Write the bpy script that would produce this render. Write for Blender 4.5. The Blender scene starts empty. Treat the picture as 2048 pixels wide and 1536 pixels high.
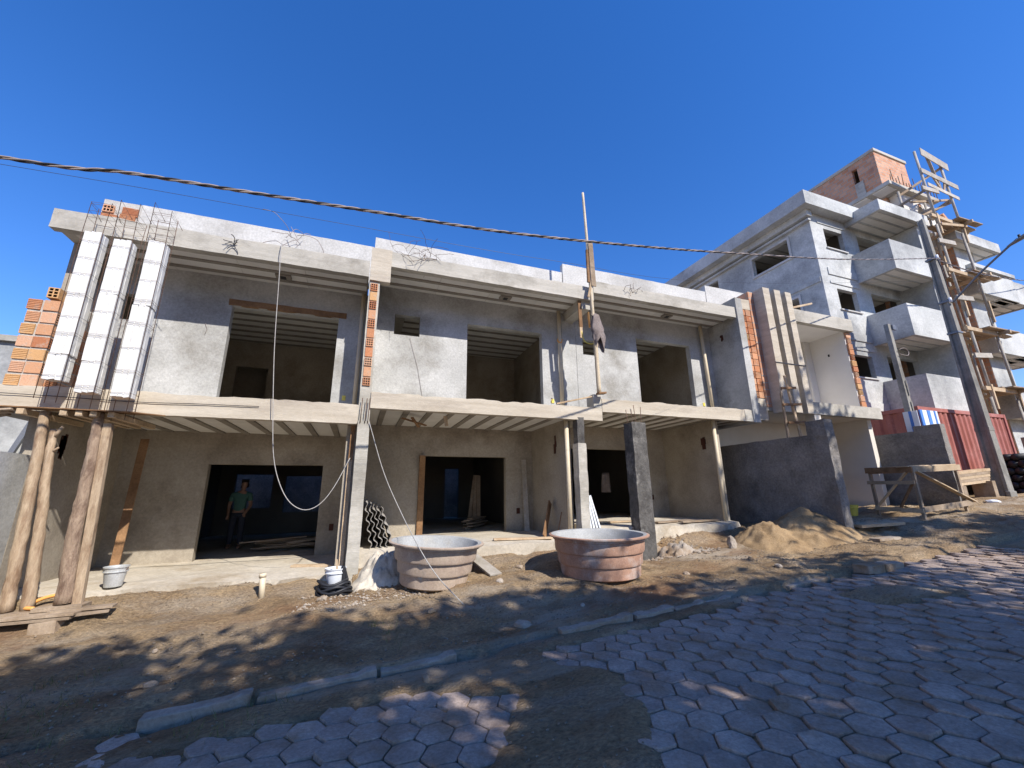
import bpy, bmesh, math, random
import numpy as np
from mathutils import Vector, Matrix, Euler
from mathutils import noise as mn
random.seed(7)
S = bpy.context.scene
COL = S.collection
R = math.radians

# ---------------------------------------------------------------- camera
CAM_Z = 1.7
cam = bpy.data.cameras.new('camera'); cam.sensor_width = 36; cam.lens = 818.15 / 2048 * 36
cam.clip_start = .05; cam.clip_end = 3000
co = bpy.data.objects.new('camera', cam); COL.objects.link(co); S.camera = co
yaw, pit, rol = R(20.2486), R(14.7403), R(-0.5956)
f = Vector((math.sin(yaw)*math.cos(pit), math.cos(yaw)*math.cos(pit), math.sin(pit)))
r = Vector((math.cos(yaw), -math.sin(yaw), 0)); u = r.cross(f)
r2 = r*math.cos(rol)+u*math.sin(rol); u2 = -r*math.sin(rol)+u*math.cos(rol)
mw = Matrix((r2, u2, -f)).transposed().to_4x4(); mw.translation = (0, 0, CAM_Z); co.matrix_world = mw
S.render.resolution_x, S.render.resolution_y = 1024, 768

# ---------------------------------------------------------------- sky, sun, exposure
SUN = Vector((.40, -1.0, .97)).normalized()          # towards the sun
world = bpy.data.worlds.new('World'); S.world = world; world.use_nodes = True
wn = world.node_tree.nodes; wl_ = world.node_tree.links
bg = wn['Background']; sky = wn.new('ShaderNodeTexSky'); sky.sky_type = 'NISHITA'; sky.sun_disc = False
sky.sun_elevation = math.asin(SUN.z); sky.sun_rotation = math.atan2(SUN.x, SUN.y)
sky.altitude = 600; sky.air_density = 1.35; sky.dust_density = 0; sky.ozone_density = 6
hs = wn.new('ShaderNodeHueSaturation'); hs.inputs['Saturation'].default_value = 1.24; wl_.new(sky.outputs[0], hs.inputs['Color'])   # the deep clear blue of the photograph, over the whole sky
tint = wn.new('ShaderNodeMix'); tint.data_type = 'RGBA'; tint.blend_type = 'MULTIPLY'; tint.inputs[0].default_value = 1; tint.inputs[7].default_value = (1.08, .95, 1.22, 1)
wl_.new(hs.outputs[0], tint.inputs[6]); wl_.new(tint.outputs[2], bg.inputs[0]); bg.inputs[1].default_value = .125
sun = bpy.data.lights.new('sun', 'SUN'); sun.energy = 4.9; sun.angle = R(.53); sun.color = (1, .94, .86)
so = bpy.data.objects.new('sun', sun); COL.objects.link(so)
so.rotation_euler = SUN.to_track_quat('Z', 'Y').to_euler(); so.location = SUN*60
S.view_settings.view_transform = 'Standard'; S.view_settings.look = 'None'
S.view_settings.exposure = .45; S.view_settings.gamma = 1; S.view_settings.use_curve_mapping = False

# ---------------------------------------------------------------- materials
MATS = {}
def mat(name, c1, c2, scale=1.5, rough=.9, bump=.25, bscale=45, c3=None, s3=.5, t3=.55, stretch=(1, 1, 1), rnd=0, spec=.3, metal=0, fine=.18, str3=(1, 1, 1), hues=None):
    m = bpy.data.materials.new(name); m.use_nodes = True; MATS[name] = m
    N = m.node_tree.nodes; L = m.node_tree.links; b = N['Principled BSDF']
    b.inputs['Roughness'].default_value = rough; b.inputs['Specular IOR Level'].default_value = spec; b.inputs['Metallic'].default_value = metal
    g = N.new('ShaderNodeNewGeometry'); mp = N.new('ShaderNodeMapping'); mp.inputs['Scale'].default_value = stretch
    L.new(g.outputs['Position'], mp.inputs[0])
    n1 = N.new('ShaderNodeTexNoise'); n1.inputs['Scale'].default_value = scale; n1.inputs['Detail'].default_value = 9; n1.inputs['Roughness'].default_value = .62
    L.new(mp.outputs[0], n1.inputs[0])
    cr = N.new('ShaderNodeValToRGB'); cr.color_ramp.elements[0].position = .33; cr.color_ramp.elements[1].position = .67
    cr.color_ramp.elements[0].color = (*c1, 1); cr.color_ramp.elements[1].color = (*c2, 1); L.new(n1.outputs[0], cr.inputs[0])
    out = cr.outputs[0]
    def mix(a, bcol, fac, mode='MIX'):
        x = N.new('ShaderNodeMix'); x.data_type = 'RGBA'; x.blend_type = mode
        if hasattr(fac, 'type'): L.new(fac, x.inputs[0])
        else: x.inputs[0].default_value = fac
        L.new(a, x.inputs[6])
        if isinstance(bcol, tuple): x.inputs[7].default_value = (*bcol, 1)
        else: L.new(bcol, x.inputs[7])
        return x.outputs[2]
    if hues:
        oi = N.new('ShaderNodeObjectInfo'); hr = N.new('ShaderNodeValToRGB'); hr.color_ramp.interpolation = 'CONSTANT'
        hr.color_ramp.elements[0].color = (*hues[0], 1); hr.color_ramp.elements[0].position = 0
        hr.color_ramp.elements[1].color = (*hues[1], 1); hr.color_ramp.elements[1].position = 1/len(hues)
        for i, h in enumerate(hues[2:]):
            e = hr.color_ramp.elements.new((i+2)/len(hues)); e.color = (*h, 1)
        L.new(oi.outputs['Random'], hr.inputs[0]); out = mix(out, hr.outputs[0], .75)
    if c3:
        m3 = N.new('ShaderNodeMapping'); m3.inputs['Scale'].default_value = str3; m3.inputs['Location'].default_value = (3.7, 9.1, 5.3)
        L.new(g.outputs['Position'], m3.inputs[0])
        n3 = N.new('ShaderNodeTexNoise'); n3.inputs['Scale'].default_value = s3; n3.inputs['Detail'].default_value = 7; n3.inputs['Roughness'].default_value = .68
        L.new(m3.outputs[0], n3.inputs[0])
        r3 = N.new('ShaderNodeMapRange'); r3.inputs[1].default_value = t3-.06; r3.inputs[2].default_value = t3+.12; L.new(n3.outputs[0], r3.inputs[0])
        out = mix(out, c3, r3.outputs[0])
    nf = N.new('ShaderNodeTexNoise'); nf.inputs['Scale'].default_value = bscale; nf.inputs['Detail'].default_value = 6; nf.inputs['Roughness'].default_value = .7
    L.new(mp.outputs[0], nf.inputs[0])
    if fine:
        rf = N.new('ShaderNodeMapRange'); rf.inputs[1].default_value = .3; rf.inputs[2].default_value = .7; rf.inputs[3].default_value = 1-fine; rf.inputs[4].default_value = 1+fine
        L.new(nf.outputs[0], rf.inputs[0])
        cb = N.new('ShaderNodeCombineColor'); [L.new(rf.outputs[0], cb.inputs[i]) for i in range(3)]
        out = mix(out, cb.outputs[0], 1.0, 'MULTIPLY')
    if rnd:
        oi = N.new('ShaderNodeObjectInfo'); rr = N.new('ShaderNodeMapRange'); rr.inputs[3].default_value = 1-rnd; rr.inputs[4].default_value = 1+rnd
        L.new(oi.outputs['Random'], rr.inputs[0]); cb2 = N.new('ShaderNodeCombineColor'); [L.new(rr.outputs[0], cb2.inputs[i]) for i in range(3)]
        out = mix(out, cb2.outputs[0], 1.0, 'MULTIPLY')
    L.new(out, b.inputs['Base Color'])
    if bump:
        bp = N.new('ShaderNodeBump'); bp.inputs['Strength'].default_value = bump; bp.inputs['Distance'].default_value = .02
        ad = N.new('ShaderNodeMath'); ad.operation = 'ADD'; L.new(nf.outputs[0], ad.inputs[0]); L.new(n1.outputs[0], ad.inputs[1])
        L.new(ad.outputs[0], bp.inputs['Height']); L.new(bp.outputs[0], b.inputs['Normal'])
    return m

mat('cast', (.42, .365, .285), (.56, .505, .415), scale=1.2, stretch=(.35, 1, 5), c3=(.36, .31, .25), s3=.9, t3=.58, bscale=30, bump=.35, str3=(.5, 1, 2.5))
mat('castgrey', (.36, .34, .29), (.52, .49, .43), scale=1.3, stretch=(.35, 1, 4), c3=(.28, .26, .22), s3=.8, t3=.56, bscale=32, bump=.35)
mat('plaster', (.35, .35, .335), (.50, .50, .485), scale=.9, c3=(.26, .25, .225), s3=.7, t3=.53, bscale=26, bump=.22)
mat('plasterwarm', (.30, .26, .205), (.40, .355, .285), scale=.8, c3=(.235, .20, .155), s3=.8, t3=.55, bscale=24, bump=.2)
mat('parapet', (.44, .43, .405), (.55, .54, .515), scale=.9, c3=(.35, .335, .305), s3=.6, t3=.56, bscale=24, bump=.2)
mat('aptplaster', (.40, .41, .395), (.57, .575, .555), scale=.55, c3=(.27, .275, .27), s3=.38, t3=.52, bscale=14, bump=.2)
mat('darkplaster', (.17, .155, .14), (.27, .25, .225), scale=1.6, c3=(.13, .12, .11), s3=1.3, t3=.55, bscale=22, bump=.8, fine=.3)
mat('wetconcrete', (.06, .056, .052), (.135, .128, .118), scale=3, c3=(.33, .315, .285), s3=1.8, t3=.63, bscale=18, bump=.8, fine=.3)
mat('whitepaint', (.70, .68, .64), (.78, .76, .72), scale=1, bump=.05, rough=.7, fine=.04)
mat('creampaint', (.60, .56, .49), (.68, .64, .57), scale=1, bump=.05, rough=.7, fine=.05)
mat('floor', (.44, .39, .31), (.58, .53, .44), scale=1.1, c3=(.36, .29, .20), s3=1.0, t3=.57, bscale=18, bump=.3)
mat('joist', (.22, .195, .16), (.31, .28, .235), scale=2, bscale=40, bump=.3)
mat('panel', (.64, .62, .57), (.74, .72, .67), scale=2, rnd=.06, bscale=60, bump=.12, fine=.07)
mat('brick', (.48, .22, .11), (.58, .30, .16), scale=6, rnd=.1, bscale=60, bump=.35, hues=[(.50, .22, .11), (.56, .31, .18), (.37, .13, .06), (.58, .36, .24), (.53, .33, .15), (.45, .18, .085), (.55, .28, .16)], c3=(.44, .36, .29), s3=9, t3=.60)
mat('brickhole', (.05, .02, .012), (.08, .03, .02), bump=0)
mat('mortar', (.38, .36, .33), (.50, .48, .44), scale=8, bscale=50, bump=.5)
mat('foam', (.62, .62, .61), (.72, .72, .70), scale=8, rough=.7, bscale=70, bump=.1, fine=.04)
mat('rust', (.085, .05, .035), (.16, .095, .065), scale=9, rough=.8, bump=.1)
mat('wood', (.40, .29, .18), (.54, .42, .285), scale=2.5, stretch=(1, 1, 1), c3=(.33, .22, .125), s3=1.5, t3=.58, bscale=40, bump=.25, rnd=.15)
mat('oldwood', (.25, .185, .125), (.40, .315, .23), scale=3, c3=(.24, .17, .11), s3=2, t3=.55, bscale=34, bump=.4, rnd=.15)
mat('greywood', (.33, .295, .25), (.47, .435, .38), scale=3, c3=(.30, .27, .22), s3=2, t3=.56, bscale=34, bump=.3, rnd=.12)
mat('brownwood', (.20, .11, .055), (.31, .18, .09), scale=3, c3=(.14, .075, .035), s3=2, t3=.55, bscale=34, bump=.3, rnd=.12)
mat('bark', (.26, .18, .125), (.42, .31, .22), scale=6, stretch=(3, 3, .8), c3=(.16, .10, .07), s3=5, t3=.55, bscale=30, bump=.9, str3=(2, 2, .6))
mat('peeled', (.33, .235, .15), (.48, .37, .255), scale=5, stretch=(3, 3, .6), c3=(.22, .14, .085), s3=4, t3=.53, bscale=28, bump=.4, str3=(2, 2, .5))
mat('bamboo', (.50, .41, .28), (.60, .51, .37), scale=4, bscale=30, bump=.15, rough=.6)
mat('pvc', (.56, .47, .33), (.64, .55, .40), scale=3, rough=.5, bump=.03, fine=.05)
mat('rope', (.34, .325, .30), (.42, .405, .38), scale=20, bump=.1)
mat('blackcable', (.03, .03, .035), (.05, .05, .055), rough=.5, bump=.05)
mat('greycable', (.24, .20, .18), (.32, .27, .25), rough=.55, bump=.05)
mat('tankorange', (.30, .165, .115), (.44, .27, .19), scale=2.5, c3=(.50, .44, .40), s3=2.2, t3=.56, rough=.6, bscale=40, bump=.15)
mat('tankgrey', (.38, .295, .225), (.47, .385, .305), scale=2.2, c3=(.33, .25, .20), s3=2.5, t3=.56, rough=.6, bscale=40, bump=.15)
mat('tankinside', (.30, .305, .30), (.42, .425, .415), scale=3, c3=(.36, .34, .30), s3=2, t3=.58, rough=.6, bump=.1)
mat('mud', (.20, .16, .11), (.28, .23, .17), scale=3, bump=.5)
mat('fibrecement', (.20, .185, .165), (.32, .30, .27), scale=3, bscale=30, bump=.3)
mat('galvanised', (.48, .49, .48), (.62, .63, .62), scale=5, c3=(.66, .65, .60), s3=4, t3=.6, rough=.5, metal=.35, bump=.1)
mat('blackplastic', (.015, .016, .02), (.028, .03, .036), rough=.45, bump=.1)
mat('orangehose', (.72, .33, .08), (.80, .42, .13), rough=.45, bump=.02, fine=.03)
mat('yellow', (.62, .50, .08), (.70, .58, .12), rough=.5, bump=.05)
mat('redsteel', (.30, .095, .07), (.38, .14, .115), scale=1.6, c3=(.44, .21, .18), s3=1.1, t3=.57, rough=.6, bscale=40, bump=.12)
mat('bluesheet', (.06, .18, .52), (.09, .24, .62), rough=.4, bump=.03, fine=.03)
mat('whitesheet', (.66, .69, .74), (.72, .75, .79), rough=.45, bump=.03, fine=.03)
mat('poleconcrete', (.20, .19, .17), (.30, .29, .26), scale=2, c3=(.155, .15, .135), s3=1.2, t3=.55, bscale=24, bump=.5, stretch=(1, 1, .5))
mat('lampgrey', (.16, .17, .19), (.21, .22, .24), rough=.5, metal=.4, bump=.03)
mat('glass', (.6, .6, .6), (.65, .65, .65), rough=.2, bump=0)
mat('sand', (.27, .18, .09), (.37, .26, .145), scale=2.5, c3=(.20, .13, .065), s3=2, t3=.55, bscale=36, bump=.8, fine=.25)
mat('kerb', (.28, .235, .185), (.43, .375, .31), scale=3, c3=(.26, .18, .11), s3=2, t3=.53, bscale=30, bump=.5)
mat('paver', (.31, .24, .195), (.45, .36, .30), scale=4, c3=(.30, .205, .135), s3=2.3, t3=.56, bscale=38, bump=.7, rnd=.13, fine=.28)
mat('stone', (.17, .13, .09), (.34, .275, .20), scale=9, bscale=60, bump=.5, fine=.2)
mat('drygrass', (.10, .12, .035), (.22, .20, .08), scale=9, bump=0, rough=.8)
mat('leaf', (.045, .085, .02), (.08, .125, .035), scale=3, bump=0, rough=.6)
mat('skin', (.26, .14, .09), (.30, .17, .11), rough=.6, bump=.02)
mat('hair', (.015, .012, .01), (.025, .02, .016), rough=.6, bump=.1)
mat('greenshirt', (.06, .13, .10), (.09, .18, .14), rough=.9, bump=.15)
mat('darktrousers', (.02, .022, .03), (.04, .042, .055), rough=.9, bump=.15)
mat('greycloth', (.16, .13, .12), (.25, .21, .195), scale=5, rough=.95, bump=.4, bscale=30)
mat('shadedroomplaster', (.12, .11, .095), (.17, .155, .13), scale=.8, bump=.15)  # room shade put into the colour, darker than the other wall plaster
mat('darkvoid', (.03, .03, .03), (.05, .05, .05), bump=0)

# dirt: layered earth, grey dust, red soil, pebble speckle
def dirt_material():
    m = mat('dirt', (.29, .19, .10), (.52, .38, .225), scale=1.3, c3=(.38, .30, .215), s3=1.0, t3=.56, bscale=34, bump=1.0, fine=.5, stretch=(.7, 1.2, 1), str3=(.5, 1.6, 1))
    N = m.node_tree.nodes; L = m.node_tree.links; b = N['Principled BSDF']
    src = b.inputs['Base Color'].links[0].from_socket
    g = [n for n in N if n.type == 'NEW_GEOMETRY'][0]
    def layer(src, col, scale, lo, hi, amt, st=(1, 1, 1), off=0):
        mp = N.new('ShaderNodeMapping'); mp.inputs['Scale'].default_value = st; mp.inputs['Location'].default_value = (off, off*.7, 0); L.new(g.outputs['Position'], mp.inputs[0])
        n = N.new('ShaderNodeTexNoise'); n.inputs['Scale'].default_value = scale; n.inputs['Detail'].default_value = 8; n.inputs['Roughness'].default_value = .66; L.new(mp.outputs[0], n.inputs[0])
        r_ = N.new('ShaderNodeMapRange'); r_.inputs[1].default_value = lo; r_.inputs[2].default_value = hi; r_.inputs[4].default_value = amt; L.new(n.outputs[0], r_.inputs[0])
        x = N.new('ShaderNodeMix'); x.data_type = 'RGBA'; L.new(r_.outputs[0], x.inputs[0]); L.new(src, x.inputs[6]); x.inputs[7].default_value = (*col, 1)
        return x.outputs[2]
    src = layer(src, (.25, .125, .06), .55, .52, .66, .75, (.5, 1, 1), 4)
    src = layer(src, (.54, .46, .355), .8, .52, .66, .8, (.45, 1.4, 1), 11)
    src = layer(src, (.10, .065, .035), 1.1, .56, .72, .55, (.6, 1.6, 1), 23)
    src = layer(src, (.44, .39, .32), 48, .62, .70, .8, (1, 1, 1), 2)
    src = layer(src, (.04, .032, .025), 34, .62, .72, .55, (1, 1, 1), 8)
    L.new(src, b.inputs['Base Color'])
dirt_material()
for n_ in MATS['dirt'].node_tree.nodes:
    if n_.type == 'BUMP': n_.inputs['Distance'].default_value = .09

def brickwall_material():
    m = bpy.data.materials.new('brickwall'); m.use_nodes = True; MATS['brickwall'] = m
    N = m.node_tree.nodes; L = m.node_tree.links; b = N['Principled BSDF']; b.inputs['Roughness'].default_value = .9
    g = N.new('ShaderNodeNewGeometry'); sx = N.new('ShaderNodeSeparateXYZ'); L.new(g.outputs['Position'], sx.inputs[0])
    ad = N.new('ShaderNodeMath'); ad.operation = 'ADD'; L.new(sx.outputs[0], ad.inputs[0]); L.new(sx.outputs[1], ad.inputs[1])
    cb = N.new('ShaderNodeCombineXYZ'); L.new(ad.outputs[0], cb.inputs[0]); L.new(sx.outputs[2], cb.inputs[1])
    bt = N.new('ShaderNodeTexBrick'); L.new(cb.outputs[0], bt.inputs[0])
    bt.inputs['Color1'].default_value = (.46, .21, .11, 1); bt.inputs['Color2'].default_value = (.58, .33, .21, 1); bt.inputs['Mortar'].default_value = (.40, .34, .28, 1)
    bt.inputs['Scale'].default_value = 1; bt.inputs['Brick Width'].default_value = .34; bt.inputs['Row Height'].default_value = .2; bt.inputs['Mortar Size'].default_value = .016; bt.inputs['Bias'].default_value = 0
    n = N.new('ShaderNodeTexNoise'); n.inputs['Scale'].default_value = 1.4; n.inputs['Detail'].default_value = 8; L.new(g.outputs['Position'], n.inputs[0])
    r_ = N.new('ShaderNodeMapRange'); r_.inputs[1].default_value = .52; r_.inputs[2].default_value = .68; r_.inputs[4].default_value = .55; L.new(n.outputs[0], r_.inputs[0])
    x = N.new('ShaderNodeMix'); x.data_type = 'RGBA'; L.new(r_.outputs[0], x.inputs[0]); L.new(bt.outputs[0], x.inputs[6]); x.inputs[7].default_value = (.30, .13, .08, 1)
    L.new(x.outputs[2], b.inputs['Base Color'])
    bp = N.new('ShaderNodeBump'); bp.inputs['Distance'].default_value = .02; bp.inputs['Strength'].default_value = .7; bp.invert = True
    L.new(bt.outputs['Fac'], bp.inputs['Height']); L.new(bp.outputs[0], b.inputs['Normal'])
brickwall_material()
# leaves let light through
lm = MATS['leaf']; N_ = lm.node_tree.nodes; L_ = lm.node_tree.links
tr = N_.new('ShaderNodeBsdfTranslucent'); tr.inputs[0].default_value = (.12, .2, .04, 1); ms = N_.new('ShaderNodeMixShader'); ms.inputs[0].default_value = .3
L_.new(N_['Principled BSDF'].outputs[0], ms.inputs[1]); L_.new(tr.outputs[0], ms.inputs[2]); L_.new(ms.outputs[0], N_['Material Output'].inputs[0])

# ---------------------------------------------------------------- object helpers
def link(o, parent=None):
    COL.objects.link(o)
    if parent is not None:
        o.parent = parent; o.matrix_parent_inverse = Matrix.Translation(-parent.location)
        # parents are never rotated, so a child's own location stays a world location
    return o
def tag(o, label=None, cat=None, group=None, kind=None):
    if label: o['label'] = label
    if cat: o['category'] = cat
    if group: o['group'] = group
    if kind: o['kind'] = kind
    return o
def thing(name, loc, label, cat, group=None):
    o = bpy.data.objects.new(name, None); o.empty_display_size = .2; o.location = loc; link(o); return tag(o, label, cat, group)

class MB:
    def __init__(s): s.v = []; s.f = []; s.mi = []; s.cur = 0
    def add(s, vs, fs):
        o = len(s.v); s.v += [tuple(v) for v in vs]; s.f += [tuple(i+o for i in q) for q in fs]; s.mi += [s.cur]*len(fs); return s
    def box(s, x0, x1, y0, y1, z0, z1):
        return s.add([(x0, y0, z0), (x1, y0, z0), (x1, y1, z0), (x0, y1, z0), (x0, y0, z1), (x1, y0, z1), (x1, y1, z1), (x0, y1, z1)],
                     [(0, 3, 2, 1), (4, 5, 6, 7), (0, 1, 5, 4), (1, 2, 6, 5), (2, 3, 7, 6), (3, 0, 4, 7)])
    def bar(s, a, b, w, h, up=(0, 0, 1), w2=None, h2=None):           # rectangular bar from a to b
        a, b = Vector(a), Vector(b); d = (b-a).normalized(); up = Vector(up)
        if abs(d.dot(up)) > .98: up = Vector((0, 1, 0))
        sd = d.cross(up).normalized(); up = sd.cross(d); w2 = w2 or w; h2 = h2 or h
        vs = [a+sd*(i*w/2)+up*(j*h/2) for i, j in ((-1, -1), (1, -1), (1, 1), (-1, 1))]+[b+sd*(i*w2/2)+up*(j*h2/2) for i, j in ((-1, -1), (1, -1), (1, 1), (-1, 1))]
        return s.add(vs, [(3, 2, 1, 0), (4, 5, 6, 7), (0, 1, 5, 4), (1, 2, 6, 5), (2, 3, 7, 6), (3, 0, 4, 7)])
    def tube(s, pts, rad, n=8, cap=True, wob=0):
        pts = [Vector(p) for p in pts]; rs = rad if isinstance(rad, (list, tuple)) else [rad]*len(pts)
        t0 = (pts[1]-pts[0]).normalized(); nrm = t0.orthogonal().normalized(); rings = []
        for i, p in enumerate(pts):
            t = (pts[min(i+1, len(pts)-1)]-pts[max(i-1, 0)]).normalized()
            nrm = (nrm-t*nrm.dot(t)).normalized(); bn = t.cross(nrm)
            rings.append([p+(nrm*math.cos(2*math.pi*k/n)+bn*math.sin(2*math.pi*k/n))*rs[i]*(1+wob*(random.random()-.5)) for k in range(n)])
        vs = [v for q in rings for v in q]; fs = []
        for i in range(len(pts)-1):
            for k in range(n): fs.append((i*n+k, i*n+(k+1) % n, (i+1)*n+(k+1) % n, (i+1)*n+k))
        if cap: fs.append(tuple(range(n-1, -1, -1))); fs.append(tuple((len(pts)-1)*n+k for k in range(n)))
        return s.add(vs, fs)
    def rough(s, x0, x1, y0, y1, z0, z1, step=.14, amp=.007, seed=0):  # a box with uneven cast faces
        def cuts(a, b): n = max(1, int(round((b-a)/step))); return [a+(b-a)*i/n for i in range(n+1)]
        cx, cy, cz = cuts(x0, x1), cuts(y0, y1), cuts(z0, z1); nx, ny, nz = len(cx)-1, len(cy)-1, len(cz)-1; idx = {}
        vs = []; fs = []
        def V(i, j, k):
            if (i, j, k) not in idx:
                p = Vector((cx[i], cy[j], cz[k])); q = p*4.3+Vector((seed, seed*.7, 0)); nv = mn.noise_vector(q)+mn.noise_vector(q*3.1)*.6
                idx[(i, j, k)] = len(vs); vs.append(p+nv*amp)
            return idx[(i, j, k)]
        for i in range(nx):
            for j in range(ny):
                fs.append((V(i, j, 0), V(i, j+1, 0), V(i+1, j+1, 0), V(i+1, j, 0))); fs.append((V(i, j, nz), V(i+1, j, nz), V(i+1, j+1, nz), V(i, j+1, nz)))
        for i in range(nx):
            for k in range(nz):
                fs.append((V(i, 0, k), V(i+1, 0, k), V(i+1, 0, k+1), V(i, 0, k+1))); fs.append((V(i, ny, k), V(i, ny, k+1), V(i+1, ny, k+1), V(i+1, ny, k)))
        for j in range(ny):
            for k in range(nz):
                fs.append((V(0, j, k), V(0, j, k+1), V(0, j+1, k+1), V(0, j+1, k))); fs.append((V(nx, j, k), V(nx, j+1, k), V(nx, j+1, k+1), V(nx, j, k+1)))
        return s.add(vs, fs)
    def wall(s, axis, p, th, u0, u1, z0, z1, holes=()):                # wall with openings; axis 'y': plane y=p, thickness to p+th
        us = sorted({u0, u1, *[h[i] for h in holes for i in (0, 1)]}); zs = sorted({z0, z1, *[h[i] for h in holes for i in (2, 3)]})
        us = [a for a in us if u0 <= a <= u1]; zs = [a for a in zs if z0 <= a <= z1]
        def solid(i, k):
            if not (0 <= i < len(us)-1 and 0 <= k < len(zs)-1): return False
            cu, cz = (us[i]+us[i+1])/2, (zs[k]+zs[k+1])/2
            return not any(h[0] < cu < h[1] and h[2] < cz < h[3] for h in holes)
        def P(u_, d, z): return (u_, p+d, z) if axis == 'y' else (p+d, u_, z)
        def q(*pts): s.add(pts, [(0, 1, 2, 3)])
        for i in range(len(us)-1):
            for k in range(len(zs)-1):
                if not solid(i, k): continue
                a, b, c, d = us[i], us[i+1], zs[k], zs[k+1]
                q(P(a, 0, c), P(b, 0, c), P(b, 0, d), P(a, 0, d)); q(P(b, th, c), P(a, th, c), P(a, th, d), P(b, th, d))
                if not solid(i-1, k): q(P(a, th, c), P(a, 0, c), P(a, 0, d), P(a, th, d))
                if not solid(i+1, k): q(P(b, 0, c), P(b, th, c), P(b, th, d), P(b, 0, d))
                if not solid(i, k-1): q(P(a, th, c), P(b, th, c), P(b, 0, c), P(a, 0, c))
                if not solid(i, k+1): q(P(a, 0, d), P(b, 0, d), P(b, th, d), P(a, th, d))
        return s
    def mesh(s, name, mats, smooth=False, weld=False):
        me = bpy.data.meshes.new(name); me.from_pydata(s.v, [], s.f); me.update()
        for m in (mats if isinstance(mats, (list, tuple)) else [mats]): me.materials.append(MATS[m])
        if any(s.mi): me.polygons.foreach_set('material_index', s.mi)
        bm = bmesh.new(); bm.from_mesh(me)
        if weld: bmesh.ops.remove_doubles(bm, verts=bm.verts, dist=1e-5)
        bmesh.ops.recalc_face_normals(bm, faces=bm.faces); bm.to_mesh(me); bm.free()
        if smooth: me.polygons.foreach_set('use_smooth', [True]*len(me.polygons))
        return me
    def build(s, name, mats, parent=None, smooth=False, bevel=0, weld=False):
        o = bpy.data.objects.new(name, s.mesh(name, mats, smooth, weld)); link(o, parent)
        if bevel: md = o.modifiers.new('edge', 'BEVEL'); md.width = bevel; md.segments = 2; md.limit_method = 'ANGLE'; md.angle_limit = R(40)
        return o
def place(name, me, parent, loc, rot=(0, 0, 0), scale=(1, 1, 1)):
    o = bpy.data.objects.new(name, me); o.location = loc; o.rotation_euler = rot; o.scale = scale; return link(o, parent)
def box(name, m, parent, *d, bevel=.006): return MB().box(*d).build(name, m, parent, bevel=bevel)
def rough(name, m, parent, *d, **k): return MB().rough(*d, **k).build(name, m, parent)
def bar(name, m, parent, a, b, w, h, up=(0, 0, 1), bevel=.003, **k): return MB().bar(a, b, w, h, up, **k).build(name, m, parent, bevel=bevel)
def tube(name, m, parent, pts, rad, n=8, **k): return MB().tube(pts, rad, n, **k).build(name, m, parent, smooth=True)
def spline(pts, n=8):
    pts = [Vector(p) for p in pts]; P = [2*pts[0]-pts[1]]+pts+[2*pts[-1]-pts[-2]]; out = []
    for i in range(1, len(P)-2):
        for k in range(n):
            t = k/n; a, b, c, d = P[i-1], P[i], P[i+1], P[i+2]
            out.append(.5*((2*b)+(c-a)*t+(2*a-5*b+4*c-d)*t*t+(3*b-a-3*c+d)*t*t*t))
    out.append(pts[-1]); return out
def sstep(a, b, x): t = min(1, max(0, (x-a)/(b-a))); return t*t*(3-2*t)

# ---------------------------------------------------------------- terrain
def fb(x, y, o=4): return mn.fractal(Vector((x, y, .37)), 1.0, 2.0, o)
SAND = (8.9, 6.75)
def slope(X): return .0606*max(-30, min(34, X))
PATCHES = [  # dirt washed over the pavers: centre, radii, angle
    (1.62, 3.15, .62, 1.35, -.55), (6.85, 3.85, 1.0, .38, -.35), (.2, 4.55, 2.2, .26, .02), (3.2, 4.75, 2.2, .24, 0.02), (-2.6, 4.0, 1.25, 1.6, 0), (1.5, 4.3, .7, .5, 0)]
def patch(X, Y):
    v = 0
    for cx, cy, rx, ry, a in PATCHES:
        dx, dy = X-cx, Y-cy; c, s_ = math.cos(a), math.sin(a); px, py = (dx*c+dy*s_)/rx, (-dx*s_+dy*c)/ry
        d = math.hypot(px, py)+.22*fb(X*2.3, Y*2.3); v = max(v, 1-sstep(.72, 1.08, d))
    return v
def ground(X, Y, fine=True):
    amp = .22-.17*sstep(4.2, 5.6, X)*(1-sstep(8.5, 10.5, X))
    z = slope(X)+amp*sstep(5.1, 7.4, Y)
    if Y < 4.82: z = slope(X)-.128+.075*patch(X, Y)
    elif Y < 4.9: z = slope(X)-.09
    else: z += -.012*(1-sstep(5.0, 5.7, Y))
    z += .15*sstep(2.6, 3.4, -X)*sstep(7.0, 7.5, Y)
    fl_ = .42 if X < 0 else .73 if X < 5.1 else .94
    if -4.6 < X < 5.1: z += max(0, fl_-.07-z)*sstep(7.35, 7.98, Y)*(1-.5*sstep(1.0, 2.2, X))
    elif 5.1 <= X < 9: z += max(0, fl_-.12-z)*.75*sstep(7.75, 8.05, Y)
    z -= .33*math.exp(-(((X+.02)/.32)**2+((Y-7.85)/.30)**2)) + .30*math.exp(-(((X-5.95)/.45)**2+((Y-7.75)/.4)**2))
    if fine and Y < 9.5 and -9 < X < 24:
        if Y > 5.0: z += .05*fb(X*.9, Y*1.2)+.03*fb(X*.5+3, Y*3.4+X*.3)+.032*fb(X*3.1+7, Y*3.3)+.022*fb(X*8, Y*8)
        else: z += (.012*fb(X*2.1, Y*2.6)+.008*fb(X*8, Y*8))*(.35+patch(X, Y))
    return z
xs = sorted(set([-400, -200, -100, -60, -40, -30, -22, -16, -13]+[round(-11+.5*i, 3) for i in range(9)]+[round(-6.5+.06*i, 3) for i in range(int(22.5/.06)+1)]+[round(16.2+.2*i, 3) for i in range(50)]+[27, 29, 31, 34, 40, 60, 100, 200, 400]))
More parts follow.
